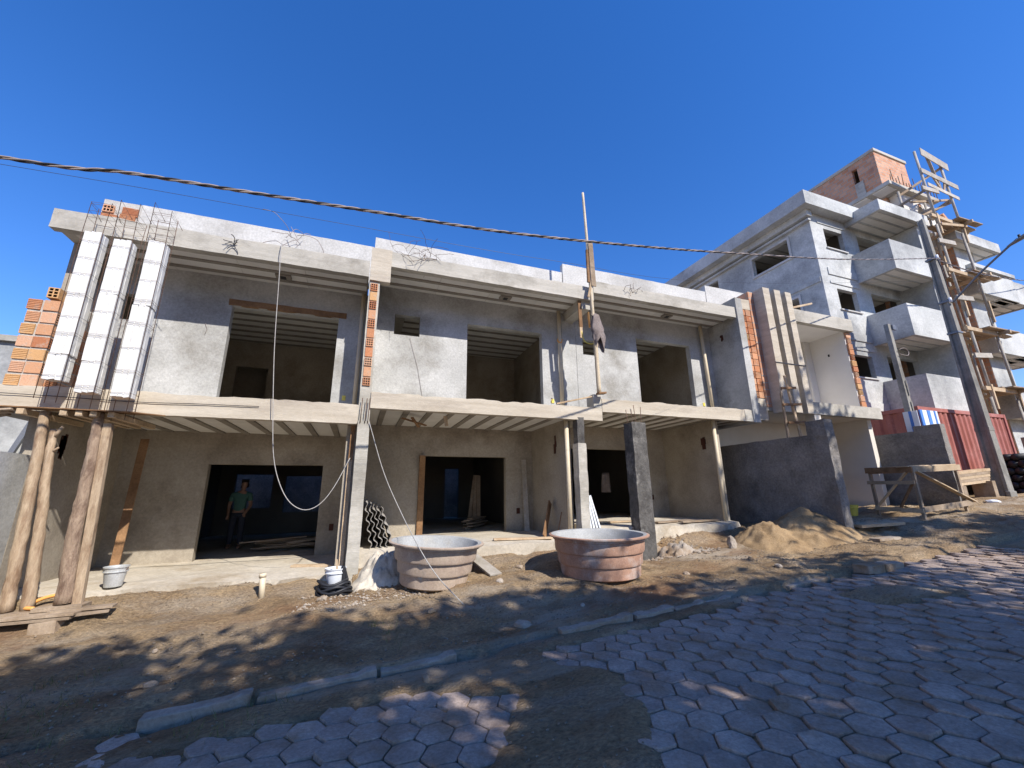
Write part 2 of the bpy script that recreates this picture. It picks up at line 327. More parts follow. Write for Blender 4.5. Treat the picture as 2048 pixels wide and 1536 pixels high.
ys = sorted(set([-400, -200, -100, -60, -40, -25, -16, -10, -6, -4, -2, -1, 0]+[round(.5+.05*i, 3) for i in range(int(8/.05))]+[round(8.6+.3*i, 3) for i in range(6)]+[11, 13, 16, 20, 30, 50, 100, 200, 400]))
vs = [(x, y, ground(x, y)) for y in ys for x in xs]; nx = len(xs)
me = bpy.data.meshes.new('ground'); me.from_pydata(vs, [], [(j*nx+i, j*nx+i+1, (j+1)*nx+i+1, (j+1)*nx+i) for j in range(len(ys)-1) for i in range(nx-1)]); me.materials.append(MATS['dirt'])
me.polygons.foreach_set('use_smooth', [True]*len(me.polygons))
tag(link(bpy.data.objects.new('ground', me)), kind='structure')

# street: hexagonal pavers, the 300 that show largest as pieces, the rest joined
bed = MB()
for i in range(40):
    a, b = -22+i*1.4, -22+(i+1)*1.4
    bed.add([(a, -5.4, slope(a)-.093), (b, -5.4, slope(b)-.093), (b, 4.6, slope(b)-.093), (a, 4.6, slope(a)-.093)], [(0, 1, 2, 3)])
street = tag(bed.build('street', 'dirt'), kind='structure')
FL = .264; RR = FL/math.sqrt(3)
def hexmesh(seed):
    random.seed(seed); ring = []
    for k in range(6):
        a = k*math.pi/3; p0 = Vector((math.cos(a), math.sin(a), 0)); p1 = Vector((math.cos(a+math.pi/3), math.sin(a+math.pi/3), 0))
        for t in (0.06, .5, .94): ring.append((p0.lerp(p1, t))*(RR-.0055)*(1+random.uniform(-.016, .008)))
    n = len(ring); vs = [(p.x, p.y, -.04) for p in ring]+[(p.x, p.y, -.006) for p in ring]+[(p.x*.962, p.y*.962, random.uniform(-.0015, .0015)) for p in ring]+[(0, 0, .002)]
    fs = [(i, (i+1) % n, n+(i+1) % n, n+i) for i in range(n)]+[(n+i, n+(i+1) % n, 2*n+(i+1) % n, 2*n+i) for i in range(n)]+[(2*n+i, 2*n+(i+1) % n, 3*n) for i in range(n)]
    return MB().add(vs, fs)
HX = [hexmesh(s) for s in range(6)]; HM = [h.mesh('paver', 'paver') for h in HX]
random.seed(11); cells = []
for i in range(-16, 50):
    for j in range(-24, 22):
        X = 1.5*RR*i; Y = FL*(j+.5*(i % 2))+.03
        if Y > 4.66 or Y < -4.9 or X > 14 or X < -5.5: continue
        pv = patch(X, Y)
        if pv > .80: continue
        d = math.hypot(X, Y); fw = X*math.sin(yaw)+Y*math.cos(yaw); lat = abs(X*math.cos(yaw)-Y*math.sin(yaw))
        vis = fw > .6 and lat < fw*1.45
        cells.append((0 if vis else 1, d, X, Y))
cells.sort(); rest = MB()
for n, (_, d, X, Y) in enumerate(cells):
    z = slope(X)-.075+random.uniform(-.006, .006); rt = (R(random.uniform(-1.3, 1.3)), -math.atan(.0606)+R(random.uniform(-1.3, 1.3)), random.choice(range(6))*math.pi/3+R(random.uniform(-1, 1)))
    if n < 300: place('paver', HM[n % 6], street, (X, Y, z), rt)
    else:
        mtx = Matrix.Translation((X, Y, z)) @ Euler(rt).to_matrix().to_4x4(); h = HX[n % 6]; rest.add([mtx @ Vector(v) for v in h.v], h.f)
tag(rest.build('paver_field', 'paver', street), kind='stuff')

# kerb stones
kerb = thing('kerb', (1.5, 4.85, 0), 'broken grey concrete kerb stones between the pavers and the dirt', 'kerb')
random.seed(3)
for a, b, dz in ((-1.55, -.76, .0), (-.70, .32, -.015), (.36, 1.12, -.03), (2.35, 3.34, -.005), (3.40, 3.98, -.02), (4.0, 4.5, -.035), (4.55, 4.95, -.045), (6.1, 7.0, -.06)):
    o = MB().rough(a, b, 4.79, 4.93, -.24, 0, step=.09, amp=.012, seed=a*3).build('kerb_stone', 'kerb', kerb, bevel=.012)
    o.location.z = dz; c = (a+b)/2
    for v in o.data.vertices: v.co.z += slope(v.co.x)+(.02 if v.co.x > b-.1 else 0)

# ---------------------------------------------------------------- hollow bricks
def brickmesh(w, d, h, cols=0, rows=0, grooves=True):
    """clay block centred at the origin; its -y end carries cols x rows flue holes, its other faces are ribbed"""
    b = MB(); x0, x1, y0, y1, z0, z1 = -w/2, w/2, -d/2, d/2, -h/2, h/2
    if cols:
        def edges(a, c, n):
            q = (c-a)/(n+(n+1)*.42); e = [a]; p = a
            for k in range(n): p += .42*q; e.append(p); p += q; e.append(p)
            return e+[c]
        ex, ez = edges(x0, x1, cols), edges(z0, z1, rows)
        for i in range(len(ex)-1):
            for k in range(len(ez)-1):
                a, c, e, g = ex[i], ex[i+1], ez[k], ez[k+1]
                if i % 2 and k % 2:
                    D = y0+.05; b.cur = 1
                    b.add([(a, y0, e), (c, y0, e), (c, y0, g), (a, y0, g), (a, D, e), (c, D, e), (c, D, g), (a, D, g)], [(4, 5, 6, 7), (0, 1, 5, 4), (1, 2, 6, 5), (2, 3, 7, 6), (3, 0, 4, 7)]); b.cur = 0
                else: b.add([(a, y0, e), (c, y0, e), (c, y0, g), (a, y0, g)], [(0, 1, 2, 3)])
    else: b.add([(x0, y0, z0), (x1, y0, z0), (x1, y0, z1), (x0, y0, z1)], [(0, 1, 2, 3)])
    b.add([(x0, y1, z0), (x1, y1, z0), (x1, y1, z1), (x0, y1, z1)], [(3, 2, 1, 0)])
    for sx in (x0, x1): b.add([(sx, y0, z0), (sx, y1, z0), (sx, y1, z1), (sx, y0, z1)], [(0, 1, 2, 3)])
    for sz in (z0, z1): b.add([(x0, y0, sz), (x1, y0, sz), (x1, y1, sz), (x0, y1, sz)], [(0, 1, 2, 3)])
    return b.mesh('brick', ['brick', 'brickhole'])
def ribbed_brickmesh(w, d, h):
    """clay block with horizontal ribs on its -y face"""
    b = MB(); n = 6; vs = []; fs = []
    for k in range(n+1):
        z = -h/2+h*k/n
        for zz, yy in ((z-.004, -d/2), (z+.004, -d/2)) if k in (0, n) else ((z-.007, -d/2), (z, -d/2+.008), (z+.007, -d/2)):
            vs += [(-w/2, yy, max(-h/2, min(h/2, zz))), (w/2, yy, max(-h/2, min(h/2, zz)))]
    m_ = len(vs)//2
    b.add(vs, [(2*i, 2*i+1, 2*i+3, 2*i+2) for i in range(m_-1)])
    x0, x1, y0, y1, z0, z1 = -w/2, w/2, -d/2, d/2, -h/2, h/2
    b.add([(x0, y1, z0), (x1, y1, z0), (x1, y1, z1), (x0, y1, z1)], [(3, 2, 1, 0)])
    for sx in (x0, x1): b.add([(sx, y0, z0), (sx, y1, z0), (sx, y1, z1), (sx, y0, z1)], [(0, 1, 2, 3)])
    for sz in (z0, z1): b.add([(x0, y0, sz), (x1, y0, sz), (x1, y1, sz), (x0, y1, sz)], [(0, 1, 2, 3)])
    return b.mesh('brick', ['brick', 'brickhole'])

# ---------------------------------------------------------------- ceilings of joists and infill panels
def ceiling(parent, x0, x1, y0, y1, z, along, pitch=.47, jw=.10, maxlen=1.4, off=0):
    random.seed(int(x0*100+z*10))
    a0, a1, b0, b1 = (x0, x1, y0, y1) if along == 'y' else (y0, y1, x0, x1)     # a: across the joists, b: along them
    p = a0+off; edges = []
    while p < a1-.02: edges.append(p); p += pitch
    prev = a0
    def bx(name, m, a, c, b_, d, z0, z1):
        dd = (a, c, b_, d) if along == 'y' else (b_, d, a, c)
        return MB().box(*dd, z0, z1).build(name, m, parent)
    for e in edges+[a1+jw]:
        if e-prev > .06:
            n = max(1, int(round((b1-b0)/maxlen)))
            for k in range(n):
                q0 = b0+(b1-b0)*k/n; q1 = b0+(b1-b0)*(k+1)/n
                bx('ceiling_panel', 'panel', prev, min(e, a1), q0+.004, q1-.004, z+random.uniform(.0, .008), z+.05)
        if e < a1:
            bx('ceiling_joist', 'joist', e, min(e+jw, a1), b0, b1, z-.022, z+.05); prev = e+jw

# ---------------------------------------------------------------- three unfinished townhouses
def pipe(parent, x, y, z0, z1, rr=.045, kink=0):
    return tube('drain_pipe', 'pvc', parent, [(x, y, z0), (x+kink*.5, y, (z0+z1)/2), (x+kink, y, z1)], rr, 12)
UNITS = [dict(x0=-5.62, x1=-.10, rx0=-5.05, fl=.42, zs=2.94, st=3.30, zr=5.95, rt=6.30, pt=7.29, py=9.05),
         dict(x0=.105, x1=5.16, rx0=.105, fl=.73, zs=3.25, st=3.55, zr=6.26, rt=6.60, pt=7.55, py=9.05),
         dict(x0=5.17, x1=9.86, rx0=5.15, fl=.94, zs=3.46, st=3.77, zr=6.48, rt=6.80, pt=7.83, py=9.05)]
LAB = ['unfinished grey townhouse whose balcony carries white foam columns and a brick stub',
       'unfinished grey townhouse between the other two, two water tanks standing before it',
       'unfinished grey townhouse beside the three tall concrete fins']
HOLES_U = [[(-4.40, -3.90, 4.86, 5.38), (-2.66, -.67, 3.30, 5.40)],
           [(.50, 1.07, 5.18, 5.67), (2.20, 4.17, 3.55, 5.66)],
           [(5.37, 5.80, 5.22, 5.64), (7.11, 9.03, 3.77, 5.88)]]
HOLES_G = [[(-2.96, -.77, .42, 2.32)], [(1.49, 3.62, .73, 2.58)], [(5.5, 7.66, .94, 2.87)]]
WIN_B = [[(-3.85, -2.75, 1.25, 2.35), (-2.35, -.9, 1.1, 2.3)], [(3.2, 3.75, .73, 2.6)], []]
T = []
for n, U in enumerate(UNITS):
    x0, x1, fl, zs, st, zr, rt, pt = U['x0'], U['x1'], U['fl'], U['zs'], U['st'], U['zr'], U['rt'], U['pt']
    t = thing('townhouse', ((x0+x1)/2, 8.0, fl), LAB[n], 'house', 'terrace of unfinished townhouses'); T.append(t)
    gx0 = -4.45 if n == 0 else x0-.1; gx1 = -.2 if n == 0 else (4.36 if n == 1 else 8.78)
    # floor slab on the ground, ragged front edge
    fm = MB().rough(gx0 if n == 0 else x0-.2, x1+.1 if n < 2 else 8.95, 8.0, 17.0, -.6, fl, step=.35, amp=.02, seed=n*5)
    o = fm.build('ground_floor', 'floor', t)
    for v in o.data.vertices:
        if v.co.y < 8.4: v.co.y += .16*fb(v.co.x*1.7, n+v.co.z*2)
        if v.co.y < 8.2 and v.co.z > fl-.1: v.co.z -= .025+.03*fb(v.co.x*3, 3.3)
    # edge beam of the upper floor and the floor behind it
    b = MB().rough(x0, x1, 8.0, 8.16, zs, st, step=.11, amp=.006, seed=n*9+1); o = b.build('floor_edge_beam', 'cast', t)
    for v in o.data.vertices:
        if v.co.z > st-.05: v.co.z += .022*fb(v.co.x*2.6, n)+.012*fb(v.co.x*9, n)
    box('upper_floor', 'castgrey', t, x0+.02, x1-.02, 8.16, 16.6, zs+.06, st-.06)
    # roof beam, roof slab, parapet
    rx0 = U['rx0']; b = MB().rough(rx0, x1-.02, 8.0, 8.15, zr, rt, step=.11, amp=.006, seed=n*9+4); o = b.build('roof_edge_beam', 'castgrey', t)
    for v in o.data.vertices:
        if v.co.z > rt-.05: v.co.z += .018*fb(v.co.x*2.2, n+5)
    box('roof_slab', 'castgrey', t, rx0+.02, x1-.03, 8.15, 14.75, zr+.06, rt-.05)
    pr0 = rx0+.05 if n == 0 else x0-.16 if n == 1 else x0-.30
    if n == 0: pr0 = -4.46
    MB().rough(pr0, x1+(.02 if n == 0 else -.32 if n == 1 else .1), 9.05, 9.2, rt-.04, pt, step=.25, amp=.005, seed=n).build('parapet', 'parapet', t)
    # walls
    MB().wall('y', 9.05, .16, x0 if n else -5.0, x1, st-.02, zr+.08, HOLES_U[n]).build('upper_wall', 'plaster', t)
    MB().wall('y', 10.35, .16, gx0, gx1+.02, fl-.05, zs+.08, HOLES_G[n]).build('ground_wall', 'plasterwarm', t)
    # rooms behind
    MB().wall('y', 13.2, .15, x0, x1, st-.05, zr+.08, [(x0+2.1, x0+2.9, st, st+1.95)]).wall('x', x0+(.7 if n == 0 else .02), .14, 9.21, 13.2, st-.05, zr+.08).wall('x', x1-.2, .14, 9.21, 13.2, st-.05, zr+.08).wall('y', 14.6, .1, x0, x1, st-.05, zr+.08).wall('x', x0+1.6, .1, 13.36, 14.6, st-.05, zr+.08).wall('x', x0+3.4, .1, 13.36, 14.6, st-.05, zr+.08).build('upper_room_wall', 'plasterwarm', t)
    MB().wall('y', 16.4, .15, gx0, gx1, fl-.05, zs+.08, WIN_B[n]).wall('x', gx0, .14, 10.51, 16.4, fl-.05, zs+.08).wall('x', gx1-.01, .14, 10.51, 16.54, fl-.05, zs+.08).build('ground_room_wall', 'shadedroomplaster', t)
    # ceilings
    ceiling(t, (x0 if n else -4.9)+.05, x1-.05, 8.16, 9.05, zr+.05, 'x', pitch=.36, jw=.085, off=.27, maxlen=1.25)
    ceiling(t, x0+.75, x1-.2, 9.22, 13.2, zr+.05, 'x', pitch=.42, jw=.09, maxlen=9)
    ceiling(t, gx0+.02 if n == 0 else x0, (gx1+.2 if n < 2 else x1)-.02, 8.16, 10.35, zs+.045, 'y', pitch=.455, jw=.115, maxlen=2.4, off=.2)
    MB().box(gx0+.1, gx1, 10.52, 16.4, zs+.05, zs+.058).build('room_ceiling', 'shadedroomplaster', t)
    # sockets and fixtures cut into the plaster
    for (sx, sz) in ([(-.48, .98)] if n == 0 else [(3.95, 1.22)] if n == 1 else [(8.2, 1.5)]):
        box('socket_box', 'brickhole', t, sx-.045, sx+.045, 10.335, 10.36, sz-.07, sz+.07, bevel=0)
    lx = (x0+x1)/2+.4 if n else -1.75
    for (qx, qy, qz) in ((lx, 8.62, zr+.04), ((HOLES_U[n][1][0]+HOLES_U[n][1][1])/2+.1, 9.9, zr+.03)):
        box('light_box', 'joist', t, qx-.14, qx+.14, qy-.09, qy+.09, qz-.035, qz+.02, bevel=0); box('light_socket', 'darkvoid', t, qx-.05, qx+.05, qy-.05, qy+.05, qz-.05, qz-.03, bevel=0)
    ux = UNITS[n]; yx = [-.42, 4.42, 9.3][n]
    box('junction_box', 'yellow', t, yx-.035, yx+.035, 9.035, 9.055, st+.28, st+.38, bevel=0)

A, B, C_ = T
# pieces of the left house
MB().wall('x', -4.60, .15, 8.0, 10.36, .0, 2.98).build('side_wall', 'plasterwarm', A)
MB().wall('x', -5.0, .15, 8.55, 13.3, 3.25, 6.0).build('side_wall', 'plasterwarm', A)
MB().rough(-5.04, -4.45, 9.04, 9.21, 6.26, 7.27, step=.12, amp=.008).build('raw_parapet_end', 'mortar', A)
bp1, bp2 = brickmesh(.17, .05, .15, 3, 2), ribbed_brickmesh(.24, .05, .17)
for i, (bx_, bz, me_) in enumerate(((-4.93, 7.06, bp1), (-4.90, 6.86, bp2), (-4.62, 6.90, bp2), (-4.66, 6.70, bp2), (-4.93, 6.66, bp2), (-4.60, 7.06, bp2))): place('brick', me_, A, (bx_, 9.028, bz))
MB().rough(-2.72, -.52, 9.02, 9.10, 5.40, 5.52, step=.15, amp=.008).build('lintel', 'brownwood', A)
pipe(A, -.2, 8.93, 3.3, 5.98); 
MB().box(-.27, .06, 8.30, 10.35, .3, 3.0).build('party_wall', 'plasterwarm', A)
# party pier between house 1 and 2, its raw end of clay blocks facing the street
MB().rough(-.10, .105, 8.03, 9.05, 3.0, 6.42, step=.16, amp=.005, seed=3).build('party_pier', 'castgrey', B)
MB().rough(-.10, .30, 7.985, 8.15, 5.88, 6.62, step=.1, amp=.006, seed=8).build('pier_head', 'cast', B)
hb, sb = brickmesh(.135, .10, .155, 3, 3), brickmesh(.135, .10, .185)
z = 3.68
for k in range(11):
    hgt = .155 if k % 2 == 0 else .185
    place('brick', hb if k % 2 == 0 else sb, B, (.0, 8.066-(.012 if k % 2 == 0 else .004), z+hgt/2), (0, 0, R(random.uniform(-1, 1)))); z += hgt+.028
# porch column 1
col = MB().rough(-.09, .12, 7.95, 8.16, -.25, 2.99, step=.1, amp=.005, seed=2).build('porch_column', 'castgrey', B)
for xx in (-.05, .03, .08): tube('rebar', 'rust', B, [(xx, 7.94, 2.95), (xx+.01, 7.95, 3.42)], .008, 5)
bar('formwork_board', 'wood', A, (-.17, 8.22, .30), (-.17, 8.22, 2.30), .075, .03, up=(0, 1, 0))
bar('formwork_board', 'brownwood', A, (-.165, 8.20, 2.30), (-.165, 8.20, 2.93), .075, .03, up=(0, 1, 0))
# house 2 details
bar('door_lining', 'brownwood', B, (1.44, 10.31, .72), (1.44, 10.31, 2.58), .14, .06, up=(0, 1, 0))
pipe(B, 4.62, 8.92, 3.54, 6.3, .05); pipe(B, 4.33, 8.22, .72, 3.26, .05)
MB().rough(4.72, 4.92, 8.98, 9.06, 3.54, 6.2, step=.14, amp=.007).build('pilaster', 'plaster', B)
MB().box(4.37, 4.53, 8.42, 10.36, .6, 3.3).build('party_wall', 'plasterwarm', B)
MB().rough(4.80, 5.08, 8.1, 9.05, 6.05, 6.5, step=.15, amp=.006).build('cantilever_beam', 'castgrey', B)
MB().rough(4.47, 4.68, 7.98, 8.22, .55, 2.72, step=.08, amp=.012, seed=6).build('porch_column', 'castgrey', B)
MB().rough(4.49, 4.66, 8.0, 8.2, 2.72, 3.3, step=.08, amp=.01, seed=7).build('column_head', 'wetconcrete', B)
bar('hanging_board', 'brownwood', B, (4.78, 8.1, 6.24), (4.80, 8.12, 5.55), .09, .03, up=(0, 1, 0)); bar('hanging_board_end', 'wood', B, (4.80, 8.12, 5.55), (4.81, 8.13, 5.28), .085, .03, up=(0, 1, 0))
MB().tube(spline([(4.80, 8.12, 5.45), (4.86, 8.1, 5.2), (4.98, 8.05, 5.12), (5.06, 8.0, 5.12)]), .014, 6).build('cable_loop', 'yellow', B, smooth=True)
tube('orange_conduit', 'orangehose', B, [(4.98, 8.06, 5.95), (5.0, 8.05, 5.55)], .025, 7)
MB().tube(spline([(4.6, 8.95, 5.55), (4.55, 8.9, 5.45), (4.63, 8.88, 5.40), (4.68, 8.9, 5.5)]), .02, 6).build('conduit_elbow', 'orangehose', B, smooth=True)
bar('pale_batten', 'wood', B, (4.05, 8.1, 3.60), (5.12, 8.05, 3.86), .05, .03, bevel=0)
MB().rough(4.95, 5.16, 8.0, 8.3, 3.55, 3.86, step=.1, amp=.008).build('beam_end_block', 'castgrey', B)
for (xa, za, xb, zb) in ((.75, 3.19, 1.3, 3.12), (.95, 3.21, 1.15, 3.08)): bar('hanging_batten', 'brownwood', B, (xa, 8.6, za), (xb, 9.0, zb), .06, .025)
bar('hanging_batten', 'wood', B, (1.62, 8.5, 3.26), (1.66, 8.5, 3.05), .07, .03, up=(0, 1, 0))
# house 3 details
pipe(C_, 9.5, 8.93, 3.76, 6.52, .05, kink=-.08); pipe(C_, 8.71, 8.26, .95, 3.46, .05)
MB().box(8.79, 8.95, 8.35, 10.36, .6, 3.5).build('side_wall', 'plasterwarm', C_)
MB().rough(9.86, 10.10, 7.96, 13.2, 3.44, 7.10, step=.3, amp=.006, seed=9).build('party_wall', 'plaster', C_)
MB().rough(10.10, 10.46, 8.0, 8.3, 3.52, 4.12, step=.12, amp=.008, seed=2).build('pier_foot', 'cast', C_)
MB().rough(10.10, 10.46, 8.0, 8.3, 6.80, 7.12, step=.12, amp=.008, seed=4).build('pier_head', 'cast', C_)
MB().box(10.10, 10.44, 8.05, 8.3, 4.12, 6.8).build('pier_core', 'mortar', C_)
z = 4.14; random.seed(5); bA = [brickmesh(.13, .06, .15, 3, 3), brickmesh(.19, .06, .17), ribbed_brickmesh(.19, .06, .17)]
k = 0
while z < 6.65:
    place('brick', bA[0] if k % 3 == 0 else bA[1], C_, (10.165, 8.036, z+.085), (0, 0, R(random.uniform(-2, 2))), (1, 1, 1) if k % 3 == 0 else (.66, 1, 1))
    place('brick', bA[1 + (k % 2)], C_, (10.345, 8.03, z+.085), (0, 0, R(random.uniform(-2, 2)))); z += .19; k += 1
MB().rough(9.60, 9.86, 7.99, 8.14, 3.46, 3.76, step=.1, amp=.005).build('beam_end', 'castgrey', C_)

random.seed(61)
def chase(parent, plane, a, z_, sc=1):
    b = MB()
    for k in range(7):
        w_, h_ = random.uniform(.02, .06)*sc, random.uniform(.04, .11)*sc; da, dz = random.uniform(-.06, .06)*sc, random.uniform(-.14, .14)*sc; e = .0015*k
        if plane[0] == 'x': b.box(plane[1]-.006-e, plane[1]+.004, a+da-w_, a+da+w_, z_+dz-h_, z_+dz+h_)
        else: b.box(a+da-w_, a+da+w_, plane[1]-.006-e, plane[1]+.004, z_+dz-h_, z_+dz+h_)
    b.build('plaster_chip', 'brickhole', parent)
chase(B, ('x', 4.37), 8.9, 2.75); chase(C_, ('x', 8.79), 8.75, 3.0, 1.1); chase(C_, ('x', 9.86), 8.6, 6.05, .6); chase(B, ('y', 9.05), 4.4, 3.9, .3)
b = MB()
for k in range(9): b.box(-4.452-.0015*k, -4.445, 8.55+random.uniform(-.06, .06), 8.6+random.uniform(0, .06), 2.4+random.uniform(-.18, .18), 2.5+random.uniform(-.1, .18))
b.build('plaster_chip', 'brickhole', A)
for (p0, p1) in (((.86, 9.03, 5.12), (1.2, 9.035, 3.75)), ((-3.05, 9.035, 4.95), (-3.02, 9.03, 4.72))): tube('hairline_wire', 'greycable', B if p0[0] > 0 else A, [p0, ((p0[0]+p1[0])/2+.03, 9.04, (p0[2]+p1[2])/2), p1], .004, 4)
# floor debris in the porches
def plank(name, label, a, b, w, h, m='oldwood', cat='plank', group=None, up=(0, 0, 1)):
    return tag(bar(name, m, None, a, b, w, h, up), label, cat, group)
plank('plank', 'brown plank leaning upright in the shaded porch corner behind the galvanised bucket', (-3.77, 9.35, .42), (-3.88, 9.75, 2.74), .13, .03, 'brownwood', up=(0, 1, 0))
plank('plank', 'tall grey plank leaning on the porch wall right of the second doorway', (4.10, 10.12, .73), (4.10, 10.30, 2.52), .13, .03, 'greywood', up=(0, 1, 0))
plank('plank', 'short dark plank leaning on the side wall of the second porch', (3.95, 8.75, .73), (4.28, 9.1, 1.45), .03, .18, 'brownwood')
plank('stick', 'thin stick leaning on the side wall of the second porch', (4.12, 8.45, .74), (4.33, 8.62, 1.25), .018, .018, 'brownwood', 'stick')
rp = thing('ribbed_panel', (4.9, 8.3, .9), 'white ribbed panel leaning against the rough porch column', 'panel')
for k in range(5): bar('rib', 'whitesheet', rp, (4.70+.075*k, 8.14, .92), (4.70+.042*k, 8.26, 1.60), .05-.004*k, .03, up=(0, 1, 0))
bar('backing_sheet', 'galvanised', rp, (4.85, 8.17, .92), (4.79, 8.29, 1.58), .36, .008, up=(0, 1, 0), w2=.22)

# bay 1: lumber heap in the room, person
random.seed(21)
lum = thing('lumber_heap', (-1.3, 11.6, .42), 'loose heap of boards on the floor inside the first doorway', 'lumber')
for k in range(13):
    cx, cy = -1.75+random.uniform(0, 1.0), 11.3+random.uniform(0, .8); a = random.uniform(-.5, .9); L2 = random.uniform(.4, .75); zz = .45+.035*(k//2)
    bar('board', 'oldwood', lum, (cx-L2*math.cos(a), cy-L2*math.sin(a)*.5, zz), (cx+L2*math.cos(a), cy+L2*math.sin(a)*.5, zz+random.uniform(0, .1)), .14, .025)
lum2 = thing('lumber_heap', (3.3, 11.4, .73), 'dark stack of boards inside the second doorway beside its right jamb', 'lumber')
for k in range(8):
    zz = .75+.035*k; bar('board', 'oldwood', lum2, (2.85+random.uniform(-.1, .1), 11.1+random.uniform(0, .3), zz), (3.6, 12.3+random.uniform(-.2, .3), zz), .16, .026)
for k in range(3): bar('leaning_board', 'oldwood', lum2, (3.35-.12*k, 12.0+.1*k, .73), (3.5-.05*k, 12.6, 2.2), .12, .025, up=(0, 1, 0))
for k, (xa, ya, xb, yb, zf) in enumerate(((2.7, 8.5, 3.9, 8.25, .76), (6.6, 8.3, 7.8, 8.5, .97), (5.3, 8.9, 6.9, 9.0, .97), (7.2, 8.15, 8.5, 8.3, .97), (-1.0, 8.9, .0, 8.55, .44))):
    plank('plank', ['pale board lying flat on the second porch floor', 'weathered board flat near the front edge of the third porch floor', 'weathered board lying deep on the third porch floor', 'short board lying by the right end of the third porch floor', 'pale board lying on the first porch floor beside the slender column'][k], (xa, ya, zf), (xb, yb, zf), .15, .035, 'oldwood' if k % 2 else 'wood')
cloth = MB(); 
for i in range(9):
    for j in range(7): cloth.v.append((7.2+.03*i+.012*j*(i-4)*.2, 11.4+.03*math.sin(i*1.5+j*.3), 2.25-.1*j))
cloth.f = [(i*7+j, i*7+j+1, (i+1)*7+j+1, (i+1)*7+j) for i in range(8) for j in range(6)]; cloth.mi = [0]*len(cloth.f)
o = cloth.build('hanging_cloth', 'greycloth', smooth=True); o.modifiers.new('s', 'SOLIDIFY').thickness = .008; tag(o, 'pale grey cloth hanging in the dark third doorway', 'cloth')

# ---------------------------------------------------------------- person in the first room (one skinned body, clothes and hair as children)
def skinned(name, m, parent, verts, edges, root, sub=2):
    me_ = bpy.data.meshes.new(name); me_.from_pydata([v[:3] for v in verts], edges, []); me_.materials.append(MATS[m])
    o = bpy.data.objects.new(name, me_); link(o, parent)
    sk = o.modifiers.new('skin', 'SKIN'); sk.use_smooth_shade = True
    for i, v in enumerate(verts):
        d = me_.skin_vertices[0].data[i]; d.radius = v[3] if isinstance(v[3], tuple) else (v[3], v[3]); d.use_root = i == root
    ss = o.modifiers.new('sub', 'SUBSURF'); ss.levels = sub; ss.render_levels = sub
    return o
px, py, pz = -2.72, 12.3, .42
per = thing('person', (px, py, pz), 'person in a green shirt and dark trousers standing inside the first doorway', 'person')
def P(x, y, z, rr): return (px+x, py+y, pz+z, rr)
V_ = [P(0, 0, .86, (.13, .10)), P(0, 0, 1.0, (.125, .09)), P(.01, -.01, 1.16, (.14, .10)), P(.02, -.02, 1.30, (.135, .085)), P(.035, -.04, 1.385, .05), P(.05, -.06, 1.44, .055), P(.06, -.08, 1.52, (.075, .088)), P(.065, -.085, 1.60, (.062, .075)),
      P(.09, 0, .80, .085), P(.105, -.04, .46, .058), P(.11, 0, .07, .04), P(.115, -.13, .035, .034),
      P(-.09, 0, .80, .085), P(-.105, -.01, .46, .058), P(-.115, .03, .07, .04), P(-.12, -.10, .035, .034),
      P(.19, -.02, 1.27, .055), P(.25, -.05, 1.02, .042), P(.20, -.20, .87, .03), P(.18, -.25, .83, .028),
      P(-.16, -.01, 1.27, .055), P(-.23, .02, 1.02, .042), P(-.20, -.10, .82, .03), P(-.19, -.14, .77, .028)]
E_ = [(0, 1), (1, 2), (2, 3), (3, 4), (4, 5), (5, 6), (6, 7), (0, 8), (8, 9), (9, 10), (10, 11), (0, 12), (12, 13), (13, 14), (14, 15), (3, 16), (16, 17), (17, 18), (18, 19), (3, 20), (20, 21), (21, 22), (22, 23)]
for hx, hy, hz, s_ in ((.18, -.25, .83, 1), (-.19, -.14, .77, -1)):
    base = 19 if s_ == 1 else 23
    for k, (dx, dy, dz) in enumerate(((.025, -.03, -.075), (.008, -.035, -.085), (-.01, -.035, -.08), (-.026, -.03, -.065), (-.035*s_, -.045, -.03))):
        V_.append(P(hx+dx, hy+dy, hz+dz, .009)); E_.append((base, len(V_)-1))
skinned('body', 'skin', per, V_, E_, 0)
skinned('shirt', 'greenshirt', per, [P(0, 0, .84, (.15, .12)), P(0, 0, 1.0, (.145, .11)), P(.01, -.01, 1.16, (.158, .118)), P(.02, -.02, 1.31, (.15, .10)), P(.03, -.035, 1.37, .062), P(.195, -.02, 1.27, .07), P(.235, -.04, 1.10, .062), P(-.165, -.01, 1.27, .07), P(-.215, .01, 1.10, .062)], [(0, 1), (1, 2), (2, 3), (3, 4), (3, 5), (5, 6), (3, 7), (7, 8)], 0)
skinned('trousers', 'darktrousers', per, [P(0, 0, .88, (.14, .11)), P(.09, 0, .79, .10), P(.105, -.04, .46, .075), P(.11, 0, .09, .062), P(-.09, 0, .79, .10), P(-.105, -.01, .46, .075), P(-.115, .03, .09, .062)], [(0, 1), (1, 2), (2, 3), (0, 4), (4, 5), (5, 6)], 0)
skinned('hair', 'hair', per, [P(.06, -.05, 1.555, (.085, .082)), P(.063, -.065, 1.63, (.066, .07)), P(.058, -.02, 1.50, (.06, .045))], [(0, 1), (0, 2)], 0)

